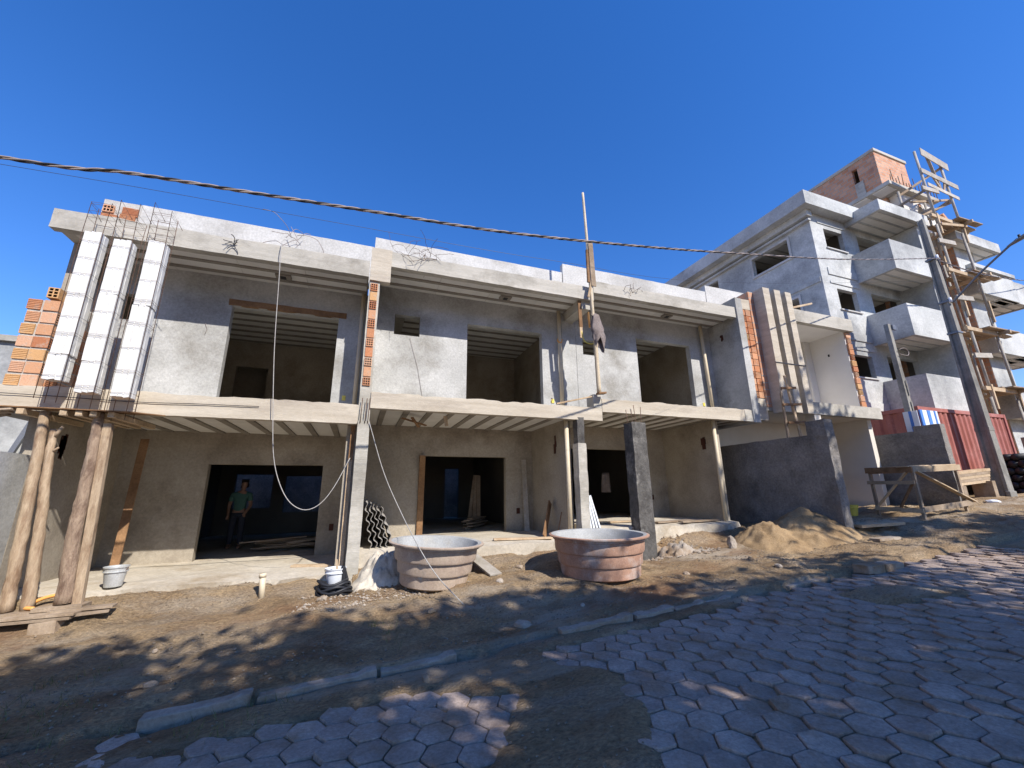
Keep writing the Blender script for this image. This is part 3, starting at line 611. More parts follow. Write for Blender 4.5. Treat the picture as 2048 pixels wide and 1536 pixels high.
# ---------------------------------------------------------------- left end: brick stub, foam columns, formwork and props
stub = thing('brick_stub_wall', (-4.85, 8.2, 3.3), 'raw orange hollow brick stub at the left end of the balcony', 'brick wall')
random.seed(9)
h1 = brickmesh(.135, .19, .17, 3, 4); h2 = ribbed_brickmesh(.165, .14, .165); h3 = brickmesh(.185, .14, .17); h4 = brickmesh(.14, .26, .175, 2, 3); hs = ribbed_brickmesh(.25, .13, .175)
MB().rough(-5.06, -4.70, 8.115, 8.235, 3.30, 4.71, step=.1, amp=.006).build('mortar_bed', 'mortar', stub)
MB().box(-4.835, -4.715, 8.235, 9.02, 3.30, 4.86).build('mortar_bed', 'mortar', stub)
for k in range(7):
    z = 3.31+.205*k+.0875; j = lambda: random.uniform(-.008, .008)
    if k % 2 == 0:
        place('brick', h2, stub, (-4.985+j(), 8.168, z), (0, 0, R(random.uniform(-2, 2)))); place('brick', h3, stub, (-4.785+j(), 8.165, z+j()*.5), (0, R(random.uniform(-1.5, 1.5)), 0))
    else:
        place('brick', h2 if k % 4 == 1 else h3, stub, (-4.975+j(), 8.168, z), (0, R(random.uniform(-1.5, 1.5)), 0), (.95, 1, 1)); place('brick', h1, stub, (-4.778+j(), 8.165, z), (0, 0, R(90)))
    for q in range(3):
        if k == 6 and q: continue
        place('brick', hs, stub, (-4.765, 8.40+.27*q+(.12 if k % 2 else 0), z), (0, 0, R(90)), (.98, 1.02, 1))
place('brick', h4, stub, (-4.80, 8.20, 4.84), (0, 0, R(3))); place('brick', h3, stub, (-4.77, 8.6, 4.84), (0, 0, R(90)))

def foam_column(x0, x1, zb, zt, segs, label, lean=0):
    t = thing('foam_column', ((x0+x1)/2, 7.7, zb), label, 'foam column', 'foam columns on the balcony edge')
    zz = [zb+(zt-zb)*s_ for s_ in segs]
    for i in range(len(zz)-1):
        b = MB(); ox = random.uniform(-.008, .008); g = .012
        prof = [(x0, 7.60), (x0+.07, 7.60), (x0+.08, 7.616), (x0+.09, 7.60), (x1-.08, 7.60), (x1-.07, 7.616), (x1-.06, 7.60), (x1, 7.60), (x1, 7.69), (x1-.007, 7.70), (x1, 7.71), (x1, 7.80), (x0, 7.80)]
        n_ = len(prof); m_ = 10; vs_ = []
        for k in range(m_):
            q = zz[i]+.003+(zz[i+1]-zz[i]-.006)*k/(m_-1)
            for (a, c) in prof: vs_.append((a+ox+random.uniform(-.002, .002), c+random.uniform(-.002, .002), q+(random.uniform(-.015, .01) if k in (0, m_-1) else 0)))
        b.add(vs_, [(k*n_+a, k*n_+(a+1) % n_, (k+1)*n_+(a+1) % n_, (k+1)*n_+a) for k in range(m_-1) for a in range(n_)]+[tuple(range(n_-1, -1, -1)), tuple((m_-1)*n_+a for a in range(n_))])
        b.build('foam_block', 'foam', t)
    cor = [(x0-.02, 7.585), (x1+.02, 7.585), (x1+.025, 7.815), (x0-.02, 7.815)]
    for i, (a, c) in enumerate(cor):
        j = random.uniform(-.02, .02); top = zt+.55+random.uniform(-.12, .2)
        tube('rebar', 'rust', t, [(a, c, zb-.32+random.uniform(-.05, .05)), (a, c, zt), (a+j, c, top)]+([(a+.16, c+.06, top-.3)] if i in (0, 1) else []), .0048, 5)
    k = zb+.06; first = True
    while k < zt+.5:
        d = random.uniform(-.012, .012)
        for dz in ((0, .035) if random.random() < .5 else (0,)):
            MB().tube([(cor[0][0], cor[0][1], k+dz), (*cor[1], k+dz+d), (*cor[2], k+dz), (*cor[3], k+dz+d), (cor[0][0]+.001, cor[0][1], k+dz)], .0028, 4, cap=False).build('stirrup', 'rust', t)
        k += random.uniform(.26, .42) if k < zt-.1 else .12
random.seed(31)
foam_column(-4.365, -4.155, 3.33, 5.77, (0, .16, .56, 1), 'white foam column with rebar beside the raw brick stub')
foam_column(-3.985, -3.765, 3.17, 5.71, (0, .19, .62, 1), 'white foam column with rebar between the two other foam columns')
foam_column(-3.555, -3.335, 3.13, 5.78, (0, .56, 1), 'white foam column with rebar in front of the grey balcony wall')
fw = thing('formwork_deck', (-3.9, 7.6, 2.8), 'plywood formwork deck on timber bearers under the left balcony edge', 'formwork')
MB().add([(-4.95, 7.50, 2.895), (-3.20, 7.36, 2.865), (-2.98, 7.98, 2.925), (-4.95, 7.98, 2.935), (-4.95, 7.50, 2.91), (-3.20, 7.36, 2.88), (-2.98, 7.98, 2.94), (-4.95, 7.98, 2.95)], [(3, 2, 1, 0), (4, 5, 6, 7), (0, 1, 5, 4), (1, 2, 6, 5), (2, 3, 7, 6), (3, 0, 4, 7)]).build('plywood', 'brownwood', fw)
for k, xx in enumerate((-4.40, -3.95, -3.78, -3.62, -3.42)): bar('bearer', 'wood', fw, (xx, 7.44, 2.83), (xx-.05, 8.9, 2.86), .075, .075)
for k in range(3): bar('loose_board', 'oldwood', fw, (-5.2, 7.55+.1*k, 2.78-.05*k), (-4.50-.08*k, 7.5+.1*k, 2.86-.02*k), .1, .025)
def log(name, label, pts, rad, m, group='timber props under the balcony', wob=.12, extra=None):
    ps = spline(pts, 9); n = len(ps); rs = [rad[0]+(rad[1]-rad[0])*i/(n-1) for i in range(n)]
    for i in range(1, n-1): ps[i] += Vector((random.uniform(-.005, .005), random.uniform(-.005, .005), 0))
    b = MB().tube(ps, rs, 14, wob=wob)
    if extra:
        for e in extra: b.tube(e[0], e[1], 7)
    o = b.build(name, m, smooth=True); tag(o, label, 'prop', group); return o
random.seed(4)
log('timber_prop', 'pale peeled log prop under the formwork deck, next to the boundary wall', [(-4.05, 7.58, .30), (-4.10, 7.58, 1.2), (-4.16, 7.58, 2.1), (-4.21, 7.58, 2.86)], (.072, .054), 'peeled')
log('timber_prop', 'forked pale log prop tied against the peeled log by the boundary wall', [(-3.87, 7.62, .28), (-3.95, 7.62, 1.2), (-4.04, 7.62, 2.0), (-4.09, 7.62, 2.62)], (.07, .042), 'peeled', extra=[([(-4.07, 7.62, 2.5), (-3.99, 7.6, 2.66)], [.03, .018]), ([(-4.04, 7.62, 2.3), (-3.97, 7.58, 2.36)], [.022, .012])])
log('timber_prop', 'thick brown bark log prop standing beside the galvanised bucket', [(-3.50, 7.58, .34), (-3.56, 7.58, 1.2), (-3.58, 7.58, 2.1), (-3.61, 7.58, 2.87)], (.092, .058), 'bark', wob=.25)
plank('timber_prop', 'squared pale timber prop strapped to the bark log', (-3.36, 7.60, .30), (-3.49, 7.60, 2.72), .10, .08, 'peeled', 'prop', 'timber props under the balcony', up=(0, 1, 0))
deck = thing('plank_sill', (-3.6, 7.45, .2), 'stack of weathered sill planks under the timber props', 'planks')
for (a, b, w, h) in (((-4.5, 7.42, .245), (-3.22, 7.36, .265), .22, .03), ((-4.5, 7.40, .205), (-3.25, 7.34, .225), .2, .032), ((-3.55, 7.45, .285), (-2.92, 7.50, .285), .16, .03), ((-3.3, 7.36, .24), (-2.95, 7.46, .24), .14, .03), ((-4.4, 7.56, .27), (-3.75, 7.56, .275), .24, .03), ((-3.75, 7.57, .305), (-3.25, 7.57, .305), .24, .05)): bar('plank', 'oldwood', deck, a, b, w, h)
for (a, b) in (((-4.35, 7.36, .10), (-4.1, 7.37, .12)), ((-3.62, 7.34, .12), (-3.36, 7.33, .14))): bar('bearer_block', 'oldwood', deck, a, b, .2, .15)
tag(MB().tube(spline([(-3.64, 7.75, .43), (-3.78, 7.72, .40), (-3.90, 7.66, .335), (-3.88, 7.58, .325), (-3.76, 7.52, .32)]), .022, 9).build('orange_hose', 'orangehose', smooth=True), 'orange corrugated hose bent on the floor beside the bark log', 'hose')

def lathe(b, c, prof, n=28, jig=0):
    vs_ = []; m_ = len(prof)
    for k in range(n):
        a = 2*math.pi*k/n
        for (rr, z) in prof: vs_.append((c[0]+rr*math.cos(a), c[1]+rr*math.sin(a), c[2]+z))
    b.add(vs_, [(k*m_+i, ((k+1) % n)*m_+i, ((k+1) % n)*m_+i+1, k*m_+i+1) for k in range(n) for i in range(m_-1)]); return b
def bucket(label, c, r0, r1, h, m, stick=None):
    t = thing('bucket', c, label, 'bucket')
    b = lathe(MB(), c, [(0, .004), (r0*.97, 0), (r0, .008), (r0+(r1-r0)*.72, h*.72), (r1*.985+.008, h*.74), (r1*.985+.008, h*.78), (r0+(r1-r0)*.84, h*.79), (r1, h), (r1+.012, h+.004), (r1+.01, h-.012), (r1-.012, h-.008), (r0-.008, .02), (0, .02)], 26); o = b.build('pail', m, t, smooth=True)
    o.modifiers.new('e', 'EDGE_SPLIT').split_angle = R(50)
    MB().tube([Vector((c[0]+(r1+.008)*math.cos(a), c[1]-.02-.05*math.sin(a), c[2]+h-.01-.10*math.sin(a))) for a in [math.pi*k/12 for k in range(13)]], .0045, 5).build('handle', 'rust', t)
    return t
bucket('cement stained galvanised bucket on the porch floor near the bark log', (-3.25, 8.15, .42), .105, .14, .27, 'galvanised')
bk = bucket('white bucket with a wooden stirring stick behind the slender porch column', (-.23, 7.80, .25), .11, .155, .27, 'whitesheet')
bar('stirring_stick', 'wood', bk, (-.16, 7.72, .18), (-.23, 7.74, .66), .035, .02, up=(0, 1, 0))
# coil of black conduit
cb = MB(); random.seed(8)
for k in range(11):
    rr = .30+random.uniform(-.06, .05); cx, cy = -.22+random.uniform(-.04, .04), 7.62+random.uniform(-.04, .04); a0 = random.uniform(0, 6)
    cb.tube([(cx+rr*.75*math.cos(a0+t_*.42), cy+rr*.55*math.sin(a0+t_*.42), ground(cx, cy, False)-.0+.03+.022*k*.75+.03*math.sin(t_+k)) for t_ in range(16)], .021, 7)
cb.tube(spline([(-.05, 7.75, .35), (-.12, 7.7, .55), (-.10, 7.72, .3), (-.2, 7.6, .1)]), .03, 7)
tag(cb.build('conduit_coil', 'blackplastic', smooth=True), 'coil of black plastic conduit at the foot of the slender porch column', 'coil')
stake = thing('pipe_stake', (-1.22, 7.6, .1), 'short cream plastic pipe standing upright in the dirt before the first porch', 'pipe')
zg = ground(-1.22, 7.6); tube('pipe', 'pvc', stake, [(-1.215, 7.6, zg-.05), (-1.24, 7.6, zg+.30)], .042, 14); MB().tube([(-1.24, 7.6, zg+.27), (-1.243, 7.6, zg+.325)], .05, 14).build('socket', 'pvc', stake, smooth=True)

# corrugated roofing sheets standing on edge
cs = thing('roofing_sheets', (.45, 8.35, .6), 'stack of corrugated fibre cement roofing sheets leaning behind the slender column', 'roofing sheets')
random.seed(6)
for q in range(5):
    b = MB(); n_ = 40; vs_ = []; off = .085*q; ph = (0, .4, 2.6, 3.1, .3)[q]
    for i in range(n_+1):
        t_ = i/n_; a = Vector((.16+off*.85, 8.24+.02*q, 1.55-.03*q)).lerp(Vector((.34+off*1.25, 8.28+.02*q, .56)), t_); w_ = .026*math.sin(t_*2*math.pi*5.6+ph)
        for (dy) in (0, 1.9):
            for dd in (-.005, .005): vs_.append((a.x+w_+dd+dy*.03, a.y+dy, a.z+w_*.35+dd*.3))
    for i in range(n_):
        k = i*4; b_ = k+4; b.f += [(k, k+1, b_+1, b_), (k, b_, b_+2, k+2), (k+1, k+3, b_+3, b_+1), (k+2, b_+2, b_+3, k+3)]
    b.v = vs_; b.mi = [0]*len(b.f); b.build('sheet', 'fibrecement', cs, smooth=True)

# water tanks
def tank(label, c, rt, rb, h, m, tilt, turn, fill=None):
    t = thing('water_tank', c, label, 'water tank', 'round open water tanks')
    prof = [(0, 0), (rb*.9, 0), (rb, .03)]
    steps = 3
    for k in range(steps):
        a = rb+(rt-rb)*(k/steps); b_ = rb+(rt-rb)*((k+1)/steps)
        z0, z1 = h*(.03+.86*k/steps), h*(.03+.86*(k+1)/steps)
        prof += [(a-.004, z0+.004), (a+.004, z0+.03), (a+.014, z1-.012), (a+.03, z1-.004), (b_-.006, z1)]
    prof += [(rt-.01, h*.91), (rt-.01, h*.95), (rt+.055, h*.955), (rt+.06, h*.985), (rt+.02, h)]
    inner = [(rt+.02, h), (rt-.04, h*.985), (rt-.06, h*.9), (rb-.03, .06), (0, .05)]
    M4 = Euler((R(tilt[0]), R(tilt[1]), R(turn))).to_matrix()
    def mk(name, pr, m_):
        b = lathe(MB(), (0, 0, 0), pr, 48)
        # moulded panels: the steps fade out in flat lugs round the wall
        vs_ = []
        for v in b.v:
            a = math.atan2(v[1], v[0]); rr = math.hypot(v[0], v[1]); s_ = 1
            if name == 'shell' and h*.05 < v[2] < h*.9:
                lug = max(0, math.cos(a*5))**10; s_ = 1-.03*lug
            p_ = M4 @ Vector((v[0]*s_, v[1]*s_, v[2])); vs_.append((p_.x+c[0], p_.y+c[1], p_.z+c[2]))
        b.v = vs_; o = b.build(name, m_, t, smooth=True); o.modifiers.new('e', 'EDGE_SPLIT').split_angle = R(38); return o
    mk('shell', prof, m); mk('inside', inner, 'tankinside')
    if fill: mk('sediment', [(0, fill), ((rb+rt)/2-.05, fill+.01)], fill and 'mud')
    return t
tank('pale pink open water tank with a white inside, a rope running over it', (1.28, 7.26, ground(1.28, 7.0)-.03), .72, .54, .66, 'tankgrey', (3, 2), 20)
tank('rusty orange open water tank beside the dark square column', (3.98, 6.55, ground(3.98, 6.3)-.03), .79, .66, .66, 'tankorange', (0, -1), 60, .44)
plank('plank', 'grey plank lying against the pale tank', (2.0, 7.7, .62), (2.25, 6.95, ground(2.25, 6.95)+.02), .24, .03, 'greywood')
tag(MB().tube(spline([(.11, 7.93, 2.96), (.42, 7.80, 2.05), (.74, 7.55, 1.36), (.93, 6.52, .90), (1.16, 6.25, .55), (1.50, 6.10, .20)], 7), .0068, 6).build('rope', 'rope', smooth=True), 'thin pale rope running from the porch column over the tank rim', 'rope')

# dark square column standing free before house 3
dc = thing('concrete_column', (5.92, 7.8, .2), 'free standing dark square concrete column with rebar tips beside the orange tank', 'column')
MB().rough(5.71, 6.08, 7.68, 8.0, .12, 3.20, step=.09, amp=.014, seed=12).build('shaft', 'wetconcrete', dc)
for (a, b) in ((5.77, 7.74), (6.0, 7.74), (5.78, 7.93), (6.0, 7.92)): tube('rebar', 'rust', dc, [(a, b, 3.1), (a+.01, b, 3.2), (a+random.uniform(-.03, .03), b, 3.55+random.uniform(-.1, .12))], .008, 5)
# boundary walls
lw = thing('boundary_wall', (-4.6, 7.0, 0), 'smooth grey boundary wall running out from the left house', 'wall')
MB().rough(-4.62, -4.45, 3.6, 7.99, -.5, 2.28, step=.3, amp=.006).build('wall_face', 'plaster', lw)
rw = thing('boundary_wall', (9.95, 7.6, .5), 'dark rough rendered boundary wall with a raised end behind the sand heap', 'wall')
MB().rough(9.9, 10.12, 6.66, 9.3, .3, 2.92, step=.14, amp=.012, seed=3).build('wall_face', 'darkplaster', rw)
MB().rough(9.895, 10.16, 6.24, 6.68, .3, 3.24, step=.12, amp=.018, seed=5).build('end_pillar', 'darkplaster', rw)
w2 = thing('boundary_wall', (15.9, 8, .9), 'dark grey boundary wall with a raised end behind the wooden trestle', 'wall')
MB().rough(15.8, 16.0, 7.42, 9.75, .6, 3.35, step=.2, amp=.01, seed=6).build('wall_face', 'darkplaster', w2)
MB().rough(15.79, 16.02, 6.82, 7.45, .6, 3.50, step=.14, amp=.02, seed=7).build('end_pillar', 'darkplaster', w2)

# sand heap
b = MB(); n1, n2 = 84, 70; sx0, sx1, sy0, sy1 = 7.1, 11.1, 5.55, 8.0
for j in range(n2+1):
    for i in range(n1+1):
        x, y = sx0+(sx1-sx0)*i/n1, sy0+(sy1-sy0)*j/n2
        def cone(cx, cy, rx, ry, h): d = math.hypot((x-cx)/rx, (y-cy)/ry); return h*max(0, 1-d)**.9
        h = max(cone(9.45, 6.85, 1.25, 1.05, .66), cone(8.35, 6.9, .75, .9, .52), cone(10.2, 6.6, .9, .7, .22))
        h += (.06*fb(x*2.2, y*2.2)+.045*fb(x*6, y*6)+.022*fb(x*15, y*15))*min(1, h*5)
        # slumped lumps where the shovel bit
        h += .05*max(0, fb(x*4+3, y*4))*min(1, h*3)
        b.v.append((x, y, ground(x, y, False)-.05+h))
b.f = [(j*(n1+1)+i, j*(n1+1)+i+1, (j+1)*(n1+1)+i+1, (j+1)*(n1+1)+i) for j in range(n2) for i in range(n1)]; b.mi = [0]*len(b.f)
tag(b.build('sand_heap', 'sand', smooth=True), 'heap of brown sand in front of the dark boundary wall', 'sand heap')

# cement spill cones at the feet of the two columns
def spill(name, label, cx, cy, rx, ry, h, m, sc):
    b = MB(); n_ = 34
    for j in range(n_+1):
        for i in range(n_+1):
            a, c = -1+2*i/n_, -1+2*j/n_; d = math.hypot(a, c); x, y = cx+a*rx, cy+c*ry
            hh = h*max(0, 1-d-.25*fb(x*3, y*3))**1.1; hh += (.06*fb(x*5, y*5)+.045*fb(x*11, y*11)+.03*fb(x*22, y*22))*min(1, hh*9)
            b.v.append((x, y, ground(x, y, False)-.07+hh*1.3))
    b.f = [(j*(n_+1)+i, j*(n_+1)+i+1, (j+1)*(n_+1)+i+1, (j+1)*(n_+1)+i) for j in range(n_) for i in range(n_)]; b.mi = [0]*len(b.f)
    return tag(b.build(name, m, smooth=True), label, 'cement')
spill('cement_spill', 'hardened cement heaped at the right of the slender column foot', .42, 7.72, .5, .4, .20, 'floor', 1)
spill('cement_spill', 'grey cement and rubble heaped round the foot of the dark square column', 6.35, 7.55, .75, .55, .26, 'kerb', 1)

# ---------------------------------------------------------------- finished white townhouse with three fins
D = thing('townhouse', (12.6, 8.0, .8), 'nearly finished white townhouse with three tall concrete fins on its front', 'house')
MB().rough(10.46, 15.48, 8.0, 8.16, 3.80, 4.16, step=.14, amp=.005, seed=41).build('floor_edge_beam', 'castgrey', D)
box('upper_floor', 'creampaint', D, 9.95, 15.44, 8.16, 13, 3.84, 4.10)
MB().rough(10.48, 15.06, 8.0, 8.16, 6.72, 7.14, step=.14, amp=.005, seed=42).build('roof_edge_beam', 'castgrey', D)
box('roof_slab', 'whitepaint', D, 10.11, 15.04, 8.16, 13, 6.76, 7.05)
MB().wall('y', 9.38, .15, 10.11, 14.8, 4.1, 6.78, []).build('back_wall', 'whitepaint', D)
box('corner_pilaster', 'whitepaint', D, 14.5, 14.8, 9.30, 9.38, 4.1, 6.76, bevel=.004)
MB().box(14.8, 15.04, 8.17, 13, 4.10, 6.76).build('side_wall', 'whitepaint', D)
box('light_socket', 'darkvoid', D, 14.785, 14.805, 8.72, 8.77, 6.05, 6.13, bevel=0)
MB().rough(9.98, 11.95, 9.05, 9.2, 7.0, 8.06, step=.25, amp=.004).build('parapet', 'parapet', D)
MB().rough(11.95, 13.3, 9.05, 9.2, 7.0, 7.62, step=.25, amp=.004).build('parapet', 'parapet', D)
bar('loose_batten', 'wood', D, (12.6, 8.9, 7.45), (14.4, 8.7, 7.95), .06, .06)
random.seed(55)
for k in range(13):
    zz = 4.19+.195*k; place('brick', bA[(1, 2, 0)[k % 3]], D, (14.925, 8.14, zz+.085), (0, 0, R(random.uniform(-2, 2))), (1.15, 1, 1))
random.seed(56)
for xa, xb in ((10.66, 10.92), (11.12, 11.37), (11.58, 11.82)):
    MB().rough(xa, xb, 7.66, 7.99, 3.72, 7.42, step=.15, amp=.005, seed=xa).build('fin', 'cast', D)
MB().rough(10.46, 10.67, 7.99, 8.6, 3.9, 7.4, step=.2, amp=.006).build('fin_return', 'brickwall', D)
box('fin_tie', 'blackcable', D, 10.63, 11.85, 7.645, 7.66, 5.10, 5.125, bevel=0)
MB().wall('y', 9.8, .15, 9.95, 15.4, .4, 3.84, [(13.2, 14.6, .9, 3.2)]).build('ground_wall', 'creampaint', D)
box('porch_column', 'creampaint', D, 12.35, 12.62, 8.02, 8.3, .4, 3.82)
MB().box(15.2, 15.4, 8.3, 13, .4, 3.84).build('side_wall', 'creampaint', D)
box('ground_floor', 'floor', D, 10.13, 15.4, 8.2, 13, .2, .92)
lad = thing('ladder', (10.45, 7.3, 2.5), 'crooked wooden ladder leaning on the concrete fins', 'ladder')
bar('rail', 'oldwood', lad, (10.30, 7.45, 2.0), (10.14, 7.30, 4.10), .07, .04, up=(0, 1, 0)); bar('rail', 'wood', lad, (10.86, 7.42, 2.0), (10.44, 7.34, 4.62), .07, .04, up=(0, 1, 0))
bar('rail_tip', 'oldwood', lad, (10.14, 7.30, 4.10), (10.22, 7.33, 4.28), .05, .035, up=(0, 1, 0))
for a, b, c in ((4.27, 10.18, 10.72), (3.83, 10.12, 10.82), (3.36, 10.2, 10.84), (2.9, 10.22, 10.86)): bar('rung', 'brownwood', lad, (a and b, 7.29, a-.03), (c, 7.30, a+.02), .045, .06)

# ---------------------------------------------------------------- apartment block
AP = thing('apartment_block', (22, 10, .9), 'grey unfinished four storey apartment block with boxy balconies and a brick roof tower', 'building')
LV = [4.56, 7.50, 10.43, 13.35]
holes = [(18.47, 19.72, z_+1.47, z_+2.42) for z_ in LV[:3]]
MB().wall('y', 10.05, .18, 17.66, 20.3, 3.9, 13.5, holes).build('front_wall', 'aptplaster', AP)
MB().wall('x', 17.66, .18, 10.23, 18.6, 1.0, 13.5, [(11.11, 12.95, 11.86, 12.77), (15.1, 15.75, 11.9, 12.8), (11.11, 12.95, 8.9, 9.85), (15.1, 15.75, 8.95, 9.85)]).build('side_wall', 'aptplaster', AP)
MB().box(17.66, 17.95, 10.05, 10.23, 1.0, 3.9).build('corner_column', 'aptplaster', AP)
MB().wall('y', 10.05, .18, 20.3, 23.2, 3.9, 13.5, [(20.75, 22.9, z_+.35, z_+2.55) for z_ in LV[:3]]).build('balcony_wall', 'aptplaster', AP)
for z_ in LV[:3]:
    box('window_sill', 'parapet', AP, 18.40, 19.79, 9.99, 10.05, z_+1.41, z_+1.465, bevel=.004)
    box('drip_band', 'aptplaster', AP, 18.12, 19.98, 10.015, 10.05, z_+2.62, z_+2.72, bevel=.004)
    box('floor_band', 'aptplaster', AP, 18.12, 20.0, 10.01, 10.05, z_+.10, z_+.42, bevel=.004)
for (a, c, e, g) in ((11.11, 12.95, 11.86, 12.77), (11.11, 12.95, 8.9, 9.85)):
    for q in (MB().box(17.60, 17.66, a-.1, c+.1, e-.1, e), MB().box(17.60, 17.66, a-.1, c+.1, g, g+.1), MB().box(17.60, 17.66, a-.1, a, e, g), MB().box(17.60, 17.66, c, c+.1, e, g)): q.build('window_frame', 'parapet', AP)
for z_ in (10.36, 7.45): box('ledge', 'aptplaster', AP, 17.61, 17.66, 10.1, 18.6, z_-.22, z_, bevel=.004)
box('cornice_fillet', 'aptplaster', AP, 17.50, 17.66, 9.98, 18.6, 13.02, 13.12, bevel=.004)
box('cornice_fillet', 'aptplaster', AP, 17.35, 17.66, 9.9, 18.6, 13.18, 13.47, bevel=.01)
MB().rough(16.93, 23.6, 9.62, 19.0, 13.47, 14.12, step=.5, amp=.006).build('cornice', 'aptplaster', AP)
for z_ in LV:
    box('floor_slab', 'castgrey', AP, 17.86, 26.5, 10.24, 18.5, z_-.08, z_+.1, bevel=0)
    for k in range(7): MB().box(17.9, 26.4, 10.3+.55*k, 10.72+.55*k, z_-.10, z_-.081).build('ceiling_panel', 'panel', AP)
MB().wall('y', 14.2, .12, 17.86, 26.4, 1.0, 13.4).wall('x', 20.25, .12, 10.24, 14.2, 1.0, 13.4).wall('x', 23.25, .12, 10.24, 14.2, 1.0, 13.4).build('inner_wall', 'shadedroomplaster', AP)
def balcony(x0, x1, zb, zt, y0=8.65, y1=10.05):
    b = MB().wall('y', y0, .14, x0, x1, zb, zt).wall('x', x0, .14, y0+.14, y1, zb, zt).wall('x', x1-.14, .14, y0+.14, y1, zb, zt).box(x0+.14, x1-.14, y0+.14, y1, zb+.06, zb+.2)
    o = b.build('balcony', 'aptplaster', AP, bevel=.012)
    for k in range(3): MB().box(x0+.2, x1-.2, y0+.2+.4*k, y0+.48+.4*k, zb+.035, zb+.06).build('balcony_soffit_panel', 'panel', o)
    return o
for z_ in LV[:3]: balcony(20.05, 23.25, z_, z_+1.36)
balcony(20.05, 23.6, 13.24, 13.76)
MB().box(22.95, 23.2, 8.85, 10.05, 3.9, 13.24).build('wing_wall', 'aptplaster', AP)
MB().wall('x', 26.6, .2, 9.2, 18, 1.0, 14.2).build('brick_side_wall', 'brickwall', AP)
MB().wall('y', 10.6, .18, 23.2, 26.6, 1.0, 14.0, [(24.0, 25.2, z_+.6, z_+2.2) for z_ in LV[:3]]).build('brick_stair_wall', 'brickwall', AP)
MB().rough(26.62, 28.3, 9.18, 10.6, 1.0, 13.2, step=.4, amp=.005).build('front_pier', 'aptplaster', AP)
for z_ in LV[:3]: balcony(26.2, 29.75, z_-.05, z_+1.15, 8.65, 9.2)
for z_ in LV[:3]: balcony(28.3, 31.0, z_-.05, z_+1.15, 8.7, 10.0)
balcony(25.7, 29.6, 13.08, 13.6, 8.65, 10.6)
box('canopy', 'aptplaster', AP, 27.2, 31.0, 8.9, 11, 12.05, 12.25)
MB().box(22.0, 22.4, 8.9, 9.3, 1.0, 4.4).box(20.2, 20.5, 10.0, 10.3, 1.0, 4.4).build('ground_column', 'castgrey', AP)
tw = MB().wall('x', 24.1, .2, 10.05, 18, 14.0, 18.85, [(10.9, 11.15, 17.6, 18.5)]).wall('y', 10.05, .2, 24.3, 26.8, 14.0, 18.85).wall('x', 26.6, .2, 10.25, 18, 14.0, 18.85).build('roof_tower', 'brickwall', AP)
box('tower_coping', 'castgrey', AP, 24.04, 26.86, 9.99, 18.1, 18.85, 19.02, bevel=.01)
box('tower_column', 'castgrey', AP, 24.05, 24.1, 10.75, 11.15, 14.2, 17.6)
box('tower_slab', 'castgrey', AP, 23.1, 27.2, 9.35, 17, 16.0, 16.2)
for k in range(6): MB().box(23.2, 23.9, 9.5+.9*k, 10.15+.9*k, 15.96, 16.0).build('slab_soffit_panel', 'panel', AP)
box('tower_lower_wall', 'creampaint', AP, 24.3, 27.0, 9.6, 10.04, 14.1, 16.0)
random.seed(77)
for k in range(16):
    tube('rebar', 'rust', AP, [(23.4+.26*k, 9.42, 16.1), (23.4+.26*k+random.uniform(-.1, .1), 9.4, 16.5+random.uniform(0, .5))], .016, 5)
for k in range(9): bar('loose_block', random.choice(['creampaint', 'brick', 'castgrey']), AP, (23.9+.3*k, 9.15, 14.3+random.uniform(0, .6)), (24.2+.3*k, 9.15, 14.35+random.uniform(0, .6)), .2, .16)

# timber scaffold in front of the stair bay
SC = thing('scaffold', (24.3, 8.4, 1), 'rickety timber scaffold tower against the apartment block', 'scaffold')
random.seed(13)
def pole(x, y, z0, z1, m='greywood', rr=.05):
    n_ = 4
    for k in range(n_):
        a = z0+(z1-z0)*k/n_; b = z0+(z1-z0)*(k+1)/n_; j = .05*(k % 2)
        tube('scaffold_pole', m, SC, [(x+j, y, a-.25), (x+j*.6, y+.03, b)], rr, 7)
        if k: bar('splice', 'wood', SC, (x+.06, y-.05, a-.5), (x+.06, y-.05, a+.5), .10, .06, up=(0, 1, 0))
for x, y in ((23.35, 8.3), (25.35, 8.3), (23.5, 9.3), (25.6, 9.3)): pole(x, y, 1.2, 17.0 if y < 9 else 15.6)
for a, b, w, h, m in (((23.7, 8.24, 17.05), (25.8, 8.24, 16.75), .03, .42, 'greywood'), ((23.25, 8.24, 15.85), (26.15, 8.24, 15.70), .03, .26, 'greywood'), ((23.45, 8.24, 15.15), (25.9, 8.24, 15.0), .03, .18, 'greywood'),
                      ((23.4, 8.2, 13.0), (25.6, 8.2, 13.4), .05, .12, 'wood'), ((23.2, 8.9, 14.6), (25.9, 8.6, 15.2), .05, .10, 'oldwood'), ((23.3, 9.2, 13.8), (25.7, 8.4, 14.9), .05, .10, 'oldwood')): bar('rail', m, SC, a, b, w, h)
for a, b in (((23.4, 8.35, 14.9), (23.4, 10.2, 14.7)), ((25.4, 8.35, 14.9), (25.3, 10.2, 14.4)), ((23.4, 8.35, 13.9), (23.4, 10.4, 13.9)), ((25.4, 8.3, 16.7), (23.6, 9.4, 15.4)), ((24.3, 8.3, 17.0), (24.6, 8.3, 15.3)), ((24.2, 8.28, 15.8), (24.7, 8.28, 15.1)), ((25.1, 8.28, 15.7), (24.8, 8.28, 15.1))): bar('brace', 'oldwood', SC, a, b, .05, .11)
